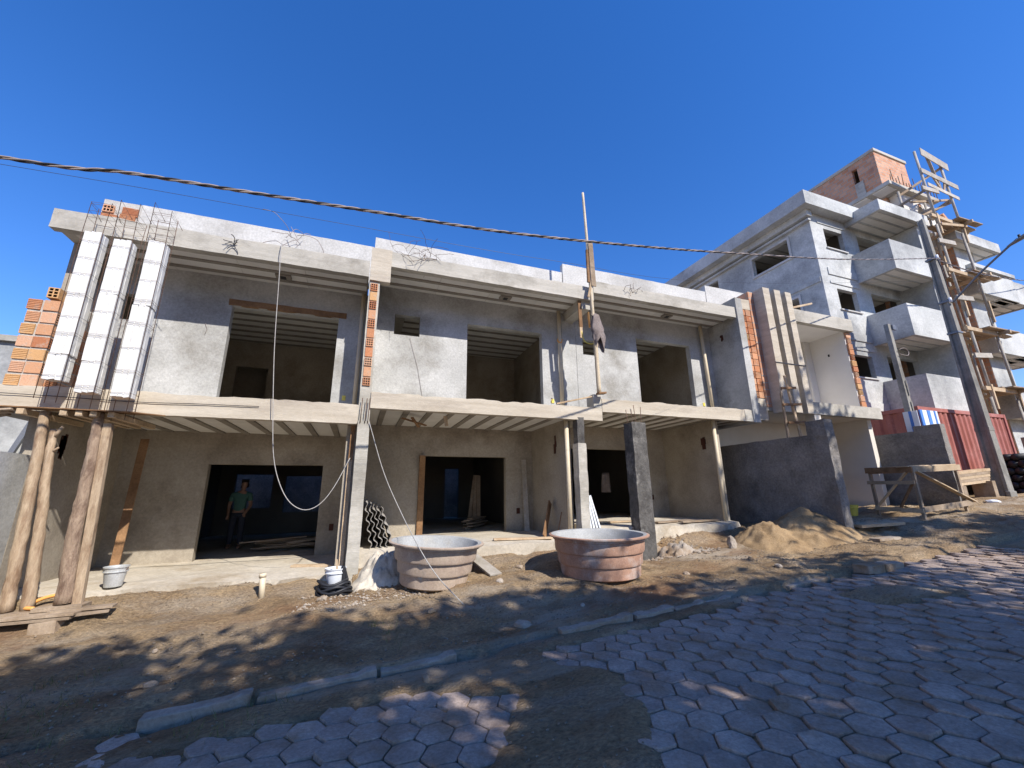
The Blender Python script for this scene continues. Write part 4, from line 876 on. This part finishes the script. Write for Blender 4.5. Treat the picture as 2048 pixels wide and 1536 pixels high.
for z_, xa, xb in ((13.55, 24.6, 26.6), (10.85, 24.6, 26.5), (8.15, 24.3, 26.4), (5.6, 24.4, 26.6)):
    for q in range(4): bar('deck_plank', 'oldwood', SC, (xa+random.uniform(-.2, .1), 8.15+.28*q, z_+.03*q), (xb+random.uniform(-.1, .3), 8.15+.28*q, z_+random.uniform(-.05, .1)), .25, .05)
    bar('putlog', 'wood', SC, (23.0, 8.3, z_-.12), (25.6, 8.3, z_-.12), .10, .16); bar('putlog', 'wood', SC, (25.4, 7.9, z_-.1), (25.5, 10.4, z_-.1), .10, .14)
    bar('putlog', 'greywood', SC, (22.8, 8.22, z_+1.2), (24.1, 8.22, z_+1.32), .06, .20)

# ---------------------------------------------------------------- container, blue sheet, posts
K = thing('shipping_container', (20, 9.4, 1.76), 'faded red corrugated shipping container under the apartment balconies', 'container')
def corrugated(axis, p, a0, a1, z0, z1, pitch=.28, depth=.045):
    b = MB(); n_ = int((a1-a0)/pitch); prof = []
    for k in range(n_):
        q = a0+(a1-a0)*k/n_; w_ = (a1-a0)/n_; prof += [(q, 0), (q+.32*w_, 0), (q+.5*w_, depth), (q+.82*w_, depth)]
    prof.append((a1, 0))
    for (q, d) in prof:
        for z_ in (z0, z1): b.v.append((q, p+d, z_) if axis == 'y' else (p+d, q, z_))
    b.f = [(2*i, 2*i+2, 2*i+3, 2*i+1) for i in range(len(prof)-1)]; b.mi = [0]*len(b.f); return b
corrugated('y', 8.03, 17.62, 22.9, 1.9, 4.22).build('front_panel', 'redsteel', K); corrugated('x', 17.53, 8.12, 11.0, 1.9, 4.22, .36).build('side_panel', 'redsteel', K)
for d in ((17.5, 17.62, 8.0, 8.12), (22.9, 23.02, 8.0, 8.12), (17.5, 17.62, 11.0, 11.12)): box('corner_post', 'redsteel', K, *d, 1.76, 4.36)
box('top_rail', 'redsteel', K, 17.62, 22.9, 8.005, 8.1, 4.22, 4.355); box('top_rail', 'redsteel', K, 17.505, 17.6, 8.12, 11.0, 4.22, 4.355)
box('bottom_rail', 'redsteel', K, 17.62, 22.9, 8.005, 8.1, 1.77, 1.9); box('bottom_rail', 'redsteel', K, 17.505, 17.6, 8.12, 11.0, 1.77, 1.9)
box('roof', 'redsteel', K, 17.6, 22.95, 8.1, 11.05, 4.30, 4.345); box('floor', 'brownwood', K, 17.6, 22.95, 8.1, 11.05, 1.8, 1.9)
for x_ in (17.55, 22.8): box('support_block', 'castgrey', K, x_, x_+.25, 8.1, 8.5, .6, 1.76)
BS = thing('striped_sheet', (16.2, 7.5, 3.4), 'blue and white striped sheet folded over the end of the dark wall', 'sheet')
for k, (xa, xb, m_) in enumerate(((16.04, 16.17, 'bluesheet'), (16.17, 16.42, 'whitesheet'), (16.42, 16.58, 'bluesheet'), (16.58, 16.78, 'whitesheet'), (16.78, 16.86, 'bluesheet'), (16.86, 16.98, 'whitesheet'))): box('stripe', m_, BS, xa, xb, 7.30+.012*(k % 2), 7.34+.012*(k % 2), 3.3, 4.02, bevel=.004)
for k, (ya, yb, m_) in enumerate(((7.36, 7.50, 'whitesheet'), (7.50, 7.58, 'bluesheet'), (7.58, 7.72, 'whitesheet'))): box('stripe', m_, BS, 16.0, 16.04, ya, yb, 3.30, 4.0, bevel=.004)
SP = thing('service_post', (16.55, 7.8, .9), 'short square concrete service post behind the dark wall', 'post')
MB().bar((16.6, 7.82, .9), (16.56, 7.80, 7.1), .24, .20, up=(0, 1, 0), w2=.15, h2=.13).build('shaft', 'poleconcrete', SP, bevel=.008)
box('meter_loop', 'lampgrey', SP, 16.63, 16.80, 7.68, 7.74, 6.88, 7.06)
for z_ in (2.5, 3.9, 4.6): MB().bar((16.605, 7.705, z_), (16.595, 7.70, z_+.5), .05, .012, up=(0, 1, 0)).build('groove', 'poleconcrete', SP)
MB().tube(spline([(16.6, 7.68, 6.0), (16.85, 7.6, 5.95), (16.95, 7.6, 6.1), (16.75, 7.6, 6.2), (16.6, 7.68, 6.15)]), .012, 5).build('cable_tie', 'greycable', SP, smooth=True)

UP = thing('utility_pole', (19.7, 7.4, 1.0), 'tall tapering concrete utility pole carrying cables and a street lamp', 'utility pole')
def hsec(z_, w_, d): x, y = 19.7, 7.42; i = w_*.22; return [(x-w_/2, y-d/2, z_), (x+w_/2, y-d/2, z_), (x+w_/2, y-d*.28, z_), (x+w_/2-i, y-d*.2, z_), (x+w_/2-i, y+d*.2, z_), (x+w_/2, y+d*.28, z_), (x+w_/2, y+d/2, z_), (x-w_/2, y+d/2, z_), (x-w_/2, y+d*.28, z_), (x-w_/2+i, y+d*.2, z_), (x-w_/2+i, y-d*.2, z_), (x-w_/2, y-d*.28, z_)]
b = MB(); zz = [.6, 1.55, 1.56, 2.0, 3.5, 3.52, 3.62, 3.64, 5.5, 7.5, 9.6, 11.72]
for z_ in zz: t_ = (z_-1)/10.7; k = 1.0+(.16 if z_ in (1.55, .6) else .06 if z_ in (3.52, 3.62) else 0); b.v += hsec(z_, (.36-.19*t_)*k, (.40-.22*t_)*k)
b.f = [(k*12+i, k*12+(i+1) % 12, (k+1)*12+(i+1) % 12, (k+1)*12+i) for k in range(len(zz)-1) for i in range(12)]+[tuple(range((len(zz)-1)*12, len(zz)*12))]; b.mi = [0]*len(b.f)
b.build('shaft', 'poleconcrete', UP, bevel=.01)
for z_ in (9.95, 8.2, 7.0): box('clamp', 'lampgrey', UP, 19.55, 19.86, 7.26, 7.58, z_, z_+.07)
for k, z_ in enumerate((9.98, 8.24)): tube('insulator', 'whitesheet', UP, [(19.6, 7.24, z_-.08), (19.6, 7.24, z_+.1)], [.05, .04], 10)
la = MB().tube(spline([(19.7, 7.25, 8.15), (19.72, 6.9, 8.45), (19.76, 6.3, 8.95), (19.8, 5.7, 9.38), (19.8, 5.35, 9.6)]), .035, 8).build('lamp_arm', 'lampgrey', UP, smooth=True)
b = MB(); prof = [(5.62, .03, .03), (5.5, .07, .045), (5.2, .13, .06), (4.85, .145, .06), (4.6, .10, .045), (4.5, .03, .02)]
for (y_, w_, h_) in prof:
    zc = 9.46+(5.62-y_)*.33
    for a in range(10): b.v.append((19.8+w_*math.cos(a*math.pi/5), y_, zc+h_*math.sin(a*math.pi/5)))
b.f = [(k*10+i, k*10+(i+1) % 10, (k+1)*10+(i+1) % 10, (k+1)*10+i) for k in range(len(prof)-1) for i in range(10)]+[tuple(range(10)), tuple(range(50, 60))]; b.mi = [0]*len(b.f)
hd = b.build('lamp_head', 'lampgrey', UP, smooth=True); tube('photocell', 'blackplastic', hd, [(19.8, 5.3, 9.6), (19.8, 5.3, 9.72)], .035, 8)
for k in range(3): MB().tube(spline([(19.6, 7.25, 9.95-.05*k), (19.3, 7.1, 9.5-.15*k), (19.55, 7.2, 8.9-.1*k), (19.68, 7.24, 8.3)]), .012, 5).build('drop_wire', 'blackcable', UP, smooth=True)

# ---------------------------------------------------------------- cables
def twisted(name, label, pts, n, rr, tr_, pitch, mats):
    t = thing(name, pts[0], label, 'cable'); P_ = spline(pts, n); acc = 0; L_ = [0]
    for i in range(1, len(P_)): acc += (P_[i]-P_[i-1]).length; L_.append(acc)
    for s_, m_ in enumerate(mats):
        q = []
        for i, p in enumerate(P_):
            d = (P_[min(i+1, len(P_)-1)]-P_[max(i-1, 0)]).normalized(); a = d.cross(Vector((0, 0, 1))).normalized(); c = a.cross(d); ph = 2*math.pi*(L_[i]/pitch+s_/len(mats))
            q.append(p+(a*math.cos(ph)+c*math.sin(ph))*tr_)
        MB().tube(q, rr, 6).build('strand', m_, t, smooth=True)
    return t
CP = [(-8, 4.7, 4.72), (-3.68, 5.0, 5.04), (-2.69, 5.0, 5.15), (-1.5, 5.0, 5.22), (-.07, 5.0, 5.31), (1.68, 5.0, 5.42), (3.95, 5.08, 5.74), (6.83, 5.4, 6.38), (12.46, 6.3, 7.90), (19.6, 7.22, 9.93)]
twisted('power_cable', 'thick twisted power cable strung above the street to the utility pole', CP, 34, .0105, .0125, .52, ['blackcable', 'greycable', 'greycable'])
twisted('power_cable', 'twisted cable leaving the utility pole beside the scaffold', [(19.75, 7.3, 9.93), (22, 7.5, 10.1), (25, 7.9, 10.6), (29.7, 8.3, 11.4), (36, 9, 12.9)], 16, .014, .016, .6, ['blackcable', 'greycable'])
tag(MB().tube(spline([(-8, 4.7, 4.6), (-3.65, 5.0, 4.96), (-2.43, 5.0, 5.0), (-.35, 5.0, 5.04), (2.5, 5.05, 5.14), (6.8, 5.4, 5.7), (19.6, 7.2, 9.0)], 8), .0025, 4).build('thin_wire', 'blackcable'), 'hair thin black wire strung just below the thick twisted cable', 'wire')
tag(MB().tube(spline([(-1.70, 8.25, 6.60), (-1.72, 7.93, 6.32), (-1.67, 7.9, 5.54), (-1.58, 7.9, 4.18), (-1.44, 7.9, 2.84), (-1.35, 7.9, 2.25), (-1.21, 7.9, 1.84), (-1.03, 7.9, 1.56), (-.8, 7.9, 1.44), (-.58, 7.92, 1.53), (-.38, 7.95, 1.82), (-.17, 8.05, 2.32)], 6), .0068, 7).build('hanging_conduit', 'rope', smooth=True), 'white flexible conduit hanging in a loop from the first roof edge', 'conduit')
random.seed(19)
def tangle(label, c, ext, n_, rr, m_):
    b = MB()
    for k in range(n_):
        p = Vector(c)+Vector((random.uniform(-1, 1)*ext[0], random.uniform(-1, 1)*ext[1], random.uniform(-.3, .6)*ext[2])); pts = [p]
        d = Vector((random.uniform(-1, 1), random.uniform(-.6, .3), random.uniform(-.5, 1))).normalized()
        for q in range(5): d = (d+Vector((random.uniform(-.6, .6), random.uniform(-.4, .4), random.uniform(-.7, .4)))).normalized(); pts.append(pts[-1]+d*ext[2]*random.uniform(.2, .5))
        b.tube(spline(pts, 3), rr, 4)
    return tag(b.build('wire_tangle', m_, smooth=True), label, 'wire')
tangle('rusty rebar tie wire tangled on the middle roof edge', (.95, 8.02, 6.62), (.45, .05, .3), 16, .0042, 'rust')
tangle('loose rebar wire sprouting from the left part of the middle roof', (.45, 8.05, 6.58), (.2, .05, .25), 6, .004, 'rust')
tangle('black wire ends tied on the first roof beam', (-2.5, 7.97, 6.14), (.04, .02, .09), 8, .007, 'blackcable')
tangle('thin wires curling above the first parapet', (-1.85, 8.6, 6.75), (.3, .1, .45), 7, .006, 'greycable')
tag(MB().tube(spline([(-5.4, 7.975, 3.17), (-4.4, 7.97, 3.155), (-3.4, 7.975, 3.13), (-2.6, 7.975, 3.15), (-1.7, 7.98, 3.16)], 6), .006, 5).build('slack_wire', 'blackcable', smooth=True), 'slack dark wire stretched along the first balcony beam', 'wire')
tangle('rusty wire marks hanging on the third roof beam', (6.4, 7.98, 6.7), (.35, .02, .14), 8, .005, 'rust')

# bamboo pole with a cloth, lashed between house 2 and 3
BP = thing('prop_pole', (5.03, 7.9, 3.86), 'tall bamboo pole lashed upright at the joint of the second and third house', 'pole')
tube('pole', 'bamboo', BP, spline([(5.05, 7.90, 3.86), (5.04, 7.9, 4.9), (5.02, 7.9, 5.7), (4.99, 7.88, 6.5), (4.97, 7.88, 7.86), (4.95, 7.9, 9.27)], 6), [.052-.0007*i for i in range(31)], 10)
bar('splice_board', 'oldwood', BP, (5.05, 7.83, 6.55), (5.03, 7.83, 7.75), .13, .03, up=(0, 1, 0)); bar('splice_board', 'brownwood', BP, (4.93, 7.86, 6.65), (4.94, 7.86, 7.55), .06, .05, up=(0, 1, 0))
bar('wedge', 'wood', BP, (4.90, 7.86, 6.25), (5.02, 7.84, 6.75), .06, .03, up=(0, 1, 0)); bar('foot_block', 'brownwood', BP, (4.98, 7.86, 3.85), (5.18, 7.86, 3.87), .14, .04)
b = MB(); nu, nv = 18, 16
for j in range(nv+1):
    for i in range(nu):
        a = 2*math.pi*i/nu; t_ = j/nv; w_ = .085+.045*math.sin(t_*3)+.05*fb(2*math.cos(a), 2*math.sin(a)+t_*3)+.02*math.sin(a*5+t_*6); 
        b.v.append((5.04+.06*t_+w_*math.cos(a)*(1+.25*t_), 7.86+.5*w_*math.sin(a)-.02, 5.78-.70*t_-.22*t_*max(0, math.cos(a-.3))+.05*math.sin(3*a)+.14*t_*fb(3*math.cos(a), 3*math.sin(a))))
b.f = [(j*nu+i, j*nu+(i+1) % nu, (j+1)*nu+(i+1) % nu, (j+1)*nu+i) for j in range(nv) for i in range(nu)]; b.mi = [0]*len(b.f)
tag(b.build('hanging_jacket', 'greycloth', smooth=True), 'dusty grey brown jacket draped round the bamboo pole', 'jacket')

# ---------------------------------------------------------------- trestle and site clutter
TB = thing('trestle_table', (14.2, 7.0, .85), 'rough wooden trestle bench in front of the dark grey wall', 'trestle')
for k in range(3): bar('top_plank', 'wood', TB, (13.10+.05*k, 6.62+.27*k, 2.22), (15.35-.15*k, 6.66+.27*k, 2.30), .26, .03)
bar('top_rail', 'wood', TB, (13.2, 6.47, 2.14), (15.35, 6.47, 2.22), .04, .15); bar('top_rail', 'brownwood', TB, (13.2, 7.45, 2.14), (15.2, 7.45, 2.2), .04, .15)
bar('end_rail', 'brownwood', TB, (13.16, 6.45, 2.14), (13.16, 7.5, 2.16), .04, .15); bar('end_rail', 'wood', TB, (13.14, 6.45, 1.82), (13.14, 7.5, 1.84), .03, .09); bar('end_rail', 'wood', TB, (13.16, 6.42, 1.13), (13.16, 7.45, 1.17), .04, .10)
for x_, y_ in ((13.22, 6.47), (13.22, 7.43), (15.2, 6.5), (15.15, 7.43)): bar('leg', 'oldwood', TB, (x_, y_, ground(x_, y_)-.05), (x_, y_, 2.2), .075, .06, up=(0, 1, 0))
bar('brace', 'wood', TB, (13.19, 7.40, 1.22), (13.19, 6.6, 2.08), .03, .11, up=(1, 0, 0)); bar('brace', 'brownwood', TB, (13.2, 6.95, 1.12), (13.2, 6.5, 1.85), .03, .10, up=(1, 0, 0))
bar('brace', 'wood', TB, (13.24, 6.43, 2.10), (15.5, 6.43, 1.32), .03, .12, up=(0, 1, 0)); bar('bottom_rail', 'oldwood', TB, (13.2, 6.43, 1.16), (15.4, 6.43, 1.30), .03, .13, up=(0, 0, 1))
random.seed(23)
def gz(x, y): return ground(x, y)
plank('plank', 'pair of thick pale planks lying beside the sand heap, the upper one', (10.35, 6.3, gz(10.35, 6.3)+.16), (11.6, 6.15, gz(11.6, 6.15)+.11), .22, .06, 'wood')
plank('plank', 'thick pale plank on the dirt under the upper plank beside the sand heap', (10.3, 6.55, gz(10.3, 6.55)+.07), (11.9, 6.45, gz(11.9, 6.45)+.05), .2, .06, 'wood')
plank('plank', 'brown offcut board lying behind the pale planks', (10.5, 7.0, gz(10.5, 7)+.04), (11.2, 7.15, gz(11.2, 7.15)+.05), .16, .03, 'oldwood')
YB = bucket('yellow plastic tub standing behind the end of the dark boundary wall', (12.65, 7.75, gz(12.65, 7.75)+.0), .12, .17, .28, 'yellow')
PB = thing('plank_stack', (18, 7.1, 1), 'stack of brown boards at the foot of the utility pole', 'planks')
for k in range(5): bar('board', 'oldwood' if k % 2 else 'wood', PB, (16.9+.1*k, 7.5, gz(17, 7.5)+.55+.09*k), (19.2+.05*k, 7.6, gz(19.2, 7.6)+.5+.09*k), .3, .08)
for x_ in (17.2, 18.9): box('bearer', 'oldwood', PB, x_, x_+.2, 7.3, 7.8, gz(x_, 7.5)-.1, gz(x_, 7.5)+.5)
PG = thing('pipe_bundle', (21.5, 6.9, 1.2), 'bundle of dark blue plastic pipes lying right of the utility pole', 'pipes')
for k in range(6):
    for q in range(3): tube('pipe', 'blackplastic', PG, [(21.0, 7.25+.24*q+.12*(k % 2), 1.5+.235*k), (24.5, 7.25+.24*q+.12*(k % 2), 1.62+.235*k)], .115, 10)
for x_ in (20.95, 23.6): box('stake', 'oldwood', PG, x_, x_+.1, 7.0, 7.1, .9, 3.3)
def lump(r_, seed, sq=(1, 1, .6)):
    bm = bmesh.new(); bmesh.ops.create_icosphere(bm, subdivisions=2, radius=r_)
    for v in bm.verts: v.co *= 1+.35*mn.noise(v.co/r_*1.3+Vector((seed, 0, 0))); v.co = Vector((v.co.x*sq[0], v.co.y*sq[1], v.co.z*sq[2]))
    me_ = bpy.data.meshes.new('lump'); bm.to_mesh(me_); bm.free(); return me_
def stone(label, x, y, r_, m, seed, sq=(1, 1, .6), name='concrete_lump', cat='stone', group=None):
    me_ = lump(r_, seed, sq); me_.materials.append(MATS[m]); o = bpy.data.objects.new(name, me_); o.location = (x, y, gz(x, y)+r_*sq[2]*.35); o.rotation_euler = (0, 0, seed*1.7); link(o); return tag(o, label, cat, group)
SL = thing('broken_slab', (7.9, 4.75, .4), 'pale broken concrete kerb slab lying on the brown dirt by the pavers', 'slab')
for a, b in ((7.55, 7.95), (7.97, 8.42)): o = MB().rough(a, b, 4.55, 4.78, -.06, .07, step=.07, amp=.014, seed=a).build('slab_piece', 'kerb', SL, bevel=.01); o.location = (0, 0, slope(8)-.03)
SL2 = thing('broken_slab', (8.9, 5.6, .5), 'flat wooden offcut and concrete chip in the sand right of the heap', 'slab')
bar('chip', 'kerb', SL2, (9.9, 5.75, gz(9.9, 5.75)+.03), (10.5, 5.7, gz(10.5, 5.7)+.03), .2, .05)
stone('white rounded bag lying on the dirt near the utility pole', 17.6, 6.9, .13, 'whitesheet', 3, (1.3, .8, .5), 'white_bag', 'bag')
stone('round stone beside the broken kerb gap', 2.05, 5.25, .11, 'kerb', 5, (1, 1, .55), 'stone')
stone('upright grey stone at the left foot of the sand heap', 7.45, 7.0, .13, 'kerb', 8, (.7, .7, 1.2), 'stone')
for k, (x_, y_) in enumerate(((.75, 4.45), (2.2, 6.6), (1.05, 6.0), (3.0, 5.45), (-.35, 7.15), (-2.0, 6.3), (4.9, 5.2), (5.3, 6.0), (6.7, 5.4), (2.8, 7.3), (-1.7, 5.4), (7.0, 6.2))):
    stone('small broken concrete lump lying on the dirt', x_, y_, random.uniform(.035, .07), random.choice(['stone', 'kerb']), k*2.3+1, (1, random.uniform(.6, 1), .6), group='small concrete lumps')
# gravel and rubble nobody could count
def scatter(name, label, cat, n_, region, rmin, rmax, m, test=None):
    b = MB()
    for k in range(n_):
        x, y = random.uniform(*region[:2]), random.uniform(*region[2:])
        if test and not test(x, y): continue
        rr = rmin+(rmax-rmin)*random.random()**2.5; z = gz(x, y); c = Vector((x, y, z+rr*.25)); q = [c+Vector((random.uniform(.6, 1.2)*rr*dx, random.uniform(.6, 1.2)*rr*dy, random.uniform(.5, .9)*rr*dz)) for dx, dy, dz in ((1, 0, 0), (0, 1, 0), (-1, 0, 0), (0, -1, 0), (0, 0, 1), (0, 0, -1))]
        b.add(q, [(0, 1, 4), (1, 2, 4), (2, 3, 4), (3, 0, 4), (1, 0, 5), (2, 1, 5), (3, 2, 5), (0, 3, 5)])
    return tag(b.build(name, m), label, cat, kind='stuff')
scatter('gravel', 'pale gravel and mortar crumbs strewn over the dirt', 'gravel', 15000, (-5, 16, 4.9, 8.2), .005, .022, 'stone', lambda x, y: fb(x*.8, y*1.5) > -.12)
scatter('gravel_dust', 'grit washed over the edge of the pavers', 'gravel', 3500, (-3.5, 8, 2.2, 4.95), .004, .018, 'stone', lambda x, y: patch(x, y) > .35)
scatter('rubble', 'grey mortar rubble in the shade before the slender column', 'rubble', 520, (-.7, 1.1, 6.6, 7.55), .006, .035, 'kerb')
scatter('rubble', 'dark and pale crumbs round the foot of the dark square column', 'rubble', 700, (5.4, 7.2, 7.0, 8.0), .01, .055, 'kerb')
b = MB(); random.seed(91)
for k in range(2600):
    x, y = random.uniform(-4.6, .6), random.uniform(3.7, 6.2)
    if fb(x*.9+5, y*1.1) < .02+.12*(x+2): continue
    z = gz(x, y); a = random.uniform(0, 6.28); h_ = random.uniform(.03, .11); w_ = .004; lx, ly = random.uniform(-.06, .06), random.uniform(-.06, .06)
    b.add([(x-w_*math.cos(a), y-w_*math.sin(a), z-.01), (x+w_*math.cos(a), y+w_*math.sin(a), z-.01), (x+lx, y+ly, z+h_)], [(0, 1, 2)])
tag(b.build('grass', 'drygrass'), 'sparse low grass on the shaded dirt verge', 'grass', kind='stuff')

# left neighbour
NB = thing('neighbour_house', (-9, 15, 0), 'pale neighbouring house behind the left boundary wall', 'house')
MB().wall('y', 13.0, .2, -14, -8.1, 0, 5.35).build('wall', 'aptplaster', NB)
MB().wall('y', 10.4, .2, -9.5, -5.35, 0, 3.35).build('white_wall', 'aptplaster', NB)
box('roof', 'castgrey', NB, -14.2, -8.0, 12.9, 20, 5.35, 5.5)
bar('downpipe', 'lampgrey', NB, (-6.15, 10.36, 2.2), (-5.85, 10.36, 3.3), .08, .05, up=(0, 1, 0))
# yard wall behind the houses, seen through the rooms
yw = thing('yard_wall', (2, 20, 0), 'shade-darkened yard wall seen through the back openings of the rooms', 'wall')
MB().box(-8, 16, 17.6, 17.8, -.5, 3.4).build('wall_face', 'darkplaster', yw)  # darker plaster colour stands in for the dim light of the yard

# ---------------------------------------------------------------- trees across the street, behind the camera: they shade the pavers
def tree(label, x, y, h, cr, cz, n_, seed, lean=0, leaf=.085, flat=.62):
    random.seed(seed); z0 = slope(x)-.2; t = thing('street_tree', (x, y, z0), label, 'tree', 'trees across the street')
    tips = []; b = MB()
    def limb(p, d, L, rr, depth):
        pts = [p]
        for k in range(4): d = (d+Vector((random.uniform(-.22, .22), random.uniform(-.22, .22), random.uniform(-.05, .18)))).normalized(); pts.append(pts[-1]+d*L/4)
        b.tube(pts, [rr*(1-.13*k) for k in range(5)], 7)
        if depth == 0: tips.extend(pts[2:]); return
        for k in range(3 if depth > 1 else 3):
            a = random.uniform(0, 6.28); nd = (d*.55+Vector((math.cos(a), math.sin(a), random.uniform(.05, .5)))*.8).normalized()
            limb(pts[random.choice((2, 3, 4))], nd, L*random.uniform(.58, .8), rr*.5, depth-1)
    limb(Vector((x, y, z0)), Vector((lean, 0, 1)).normalized(), h*.45, .16, 3)
    b.build('trunk', 'bark', t, smooth=True)
    c0 = Vector((x+lean*h*.5, y, z0+cz)); lv = MB(); cl = []
    for k in range(46):
        while True:
            p = Vector((random.uniform(-1, 1), random.uniform(-1, 1), random.uniform(-1, 1)))
            if .25 < p.length < 1: break
        cl.append((c0+Vector((p.x*cr, p.y*cr, p.z*cr*flat)), random.uniform(.35, .85)*cr*.42))
    cl += [(q, random.uniform(.4, .8)) for q in tips if (q-c0).length < cr]
    for k in range(n_):
        c, rr = random.choice(cl); v = Vector((random.gauss(0, .4), random.gauss(0, .4), random.gauss(0, .3)))*rr; p = c+v
        a = Vector((random.gauss(0, 1), random.gauss(0, 1), random.gauss(0, .6))).normalized(); s_ = a.orthogonal().normalized(); L = leaf*random.uniform(.7, 1.5)
        lv.add([p-a*L, p+s_*L*.45, p+a*L, p-s_*L*.45], [(0, 1, 2, 3)])
    lv.build('crown', 'leaf', t)
tree('broad leafy street tree opposite the first house', -.9, -4.8, 9.5, 3.7, 8.0, 34000, 1, leaf=.12)
tree('tall leafy street tree opposite the second house', 4.9, -6.3, 9.8, 3.9, 7.7, 34000, 2, leaf=.12)
tree('tall broad street tree opposite the third house', 10.4, -7.0, 10.2, 4.0, 7.6, 34000, 3, leaf=.12)
tree('high airy street tree opposite the white house', 15.2, -2.6, 12.6, 2.6, 11.4, 6000, 4, leaf=.12)
tree('wide street tree opposite the apartment block', 17.6, -6.2, 10.0, 4.0, 7.6, 30000, 5, leaf=.12)
tree('low leafy street tree past the first house', -6.0, -4.8, 9.0, 3.6, 7.6, 28000, 6, leaf=.12)
tree('old street tree furthest up the hill', 24.5, -5.6, 10.0, 4.0, 7.6, 20000, 7, leaf=.13)
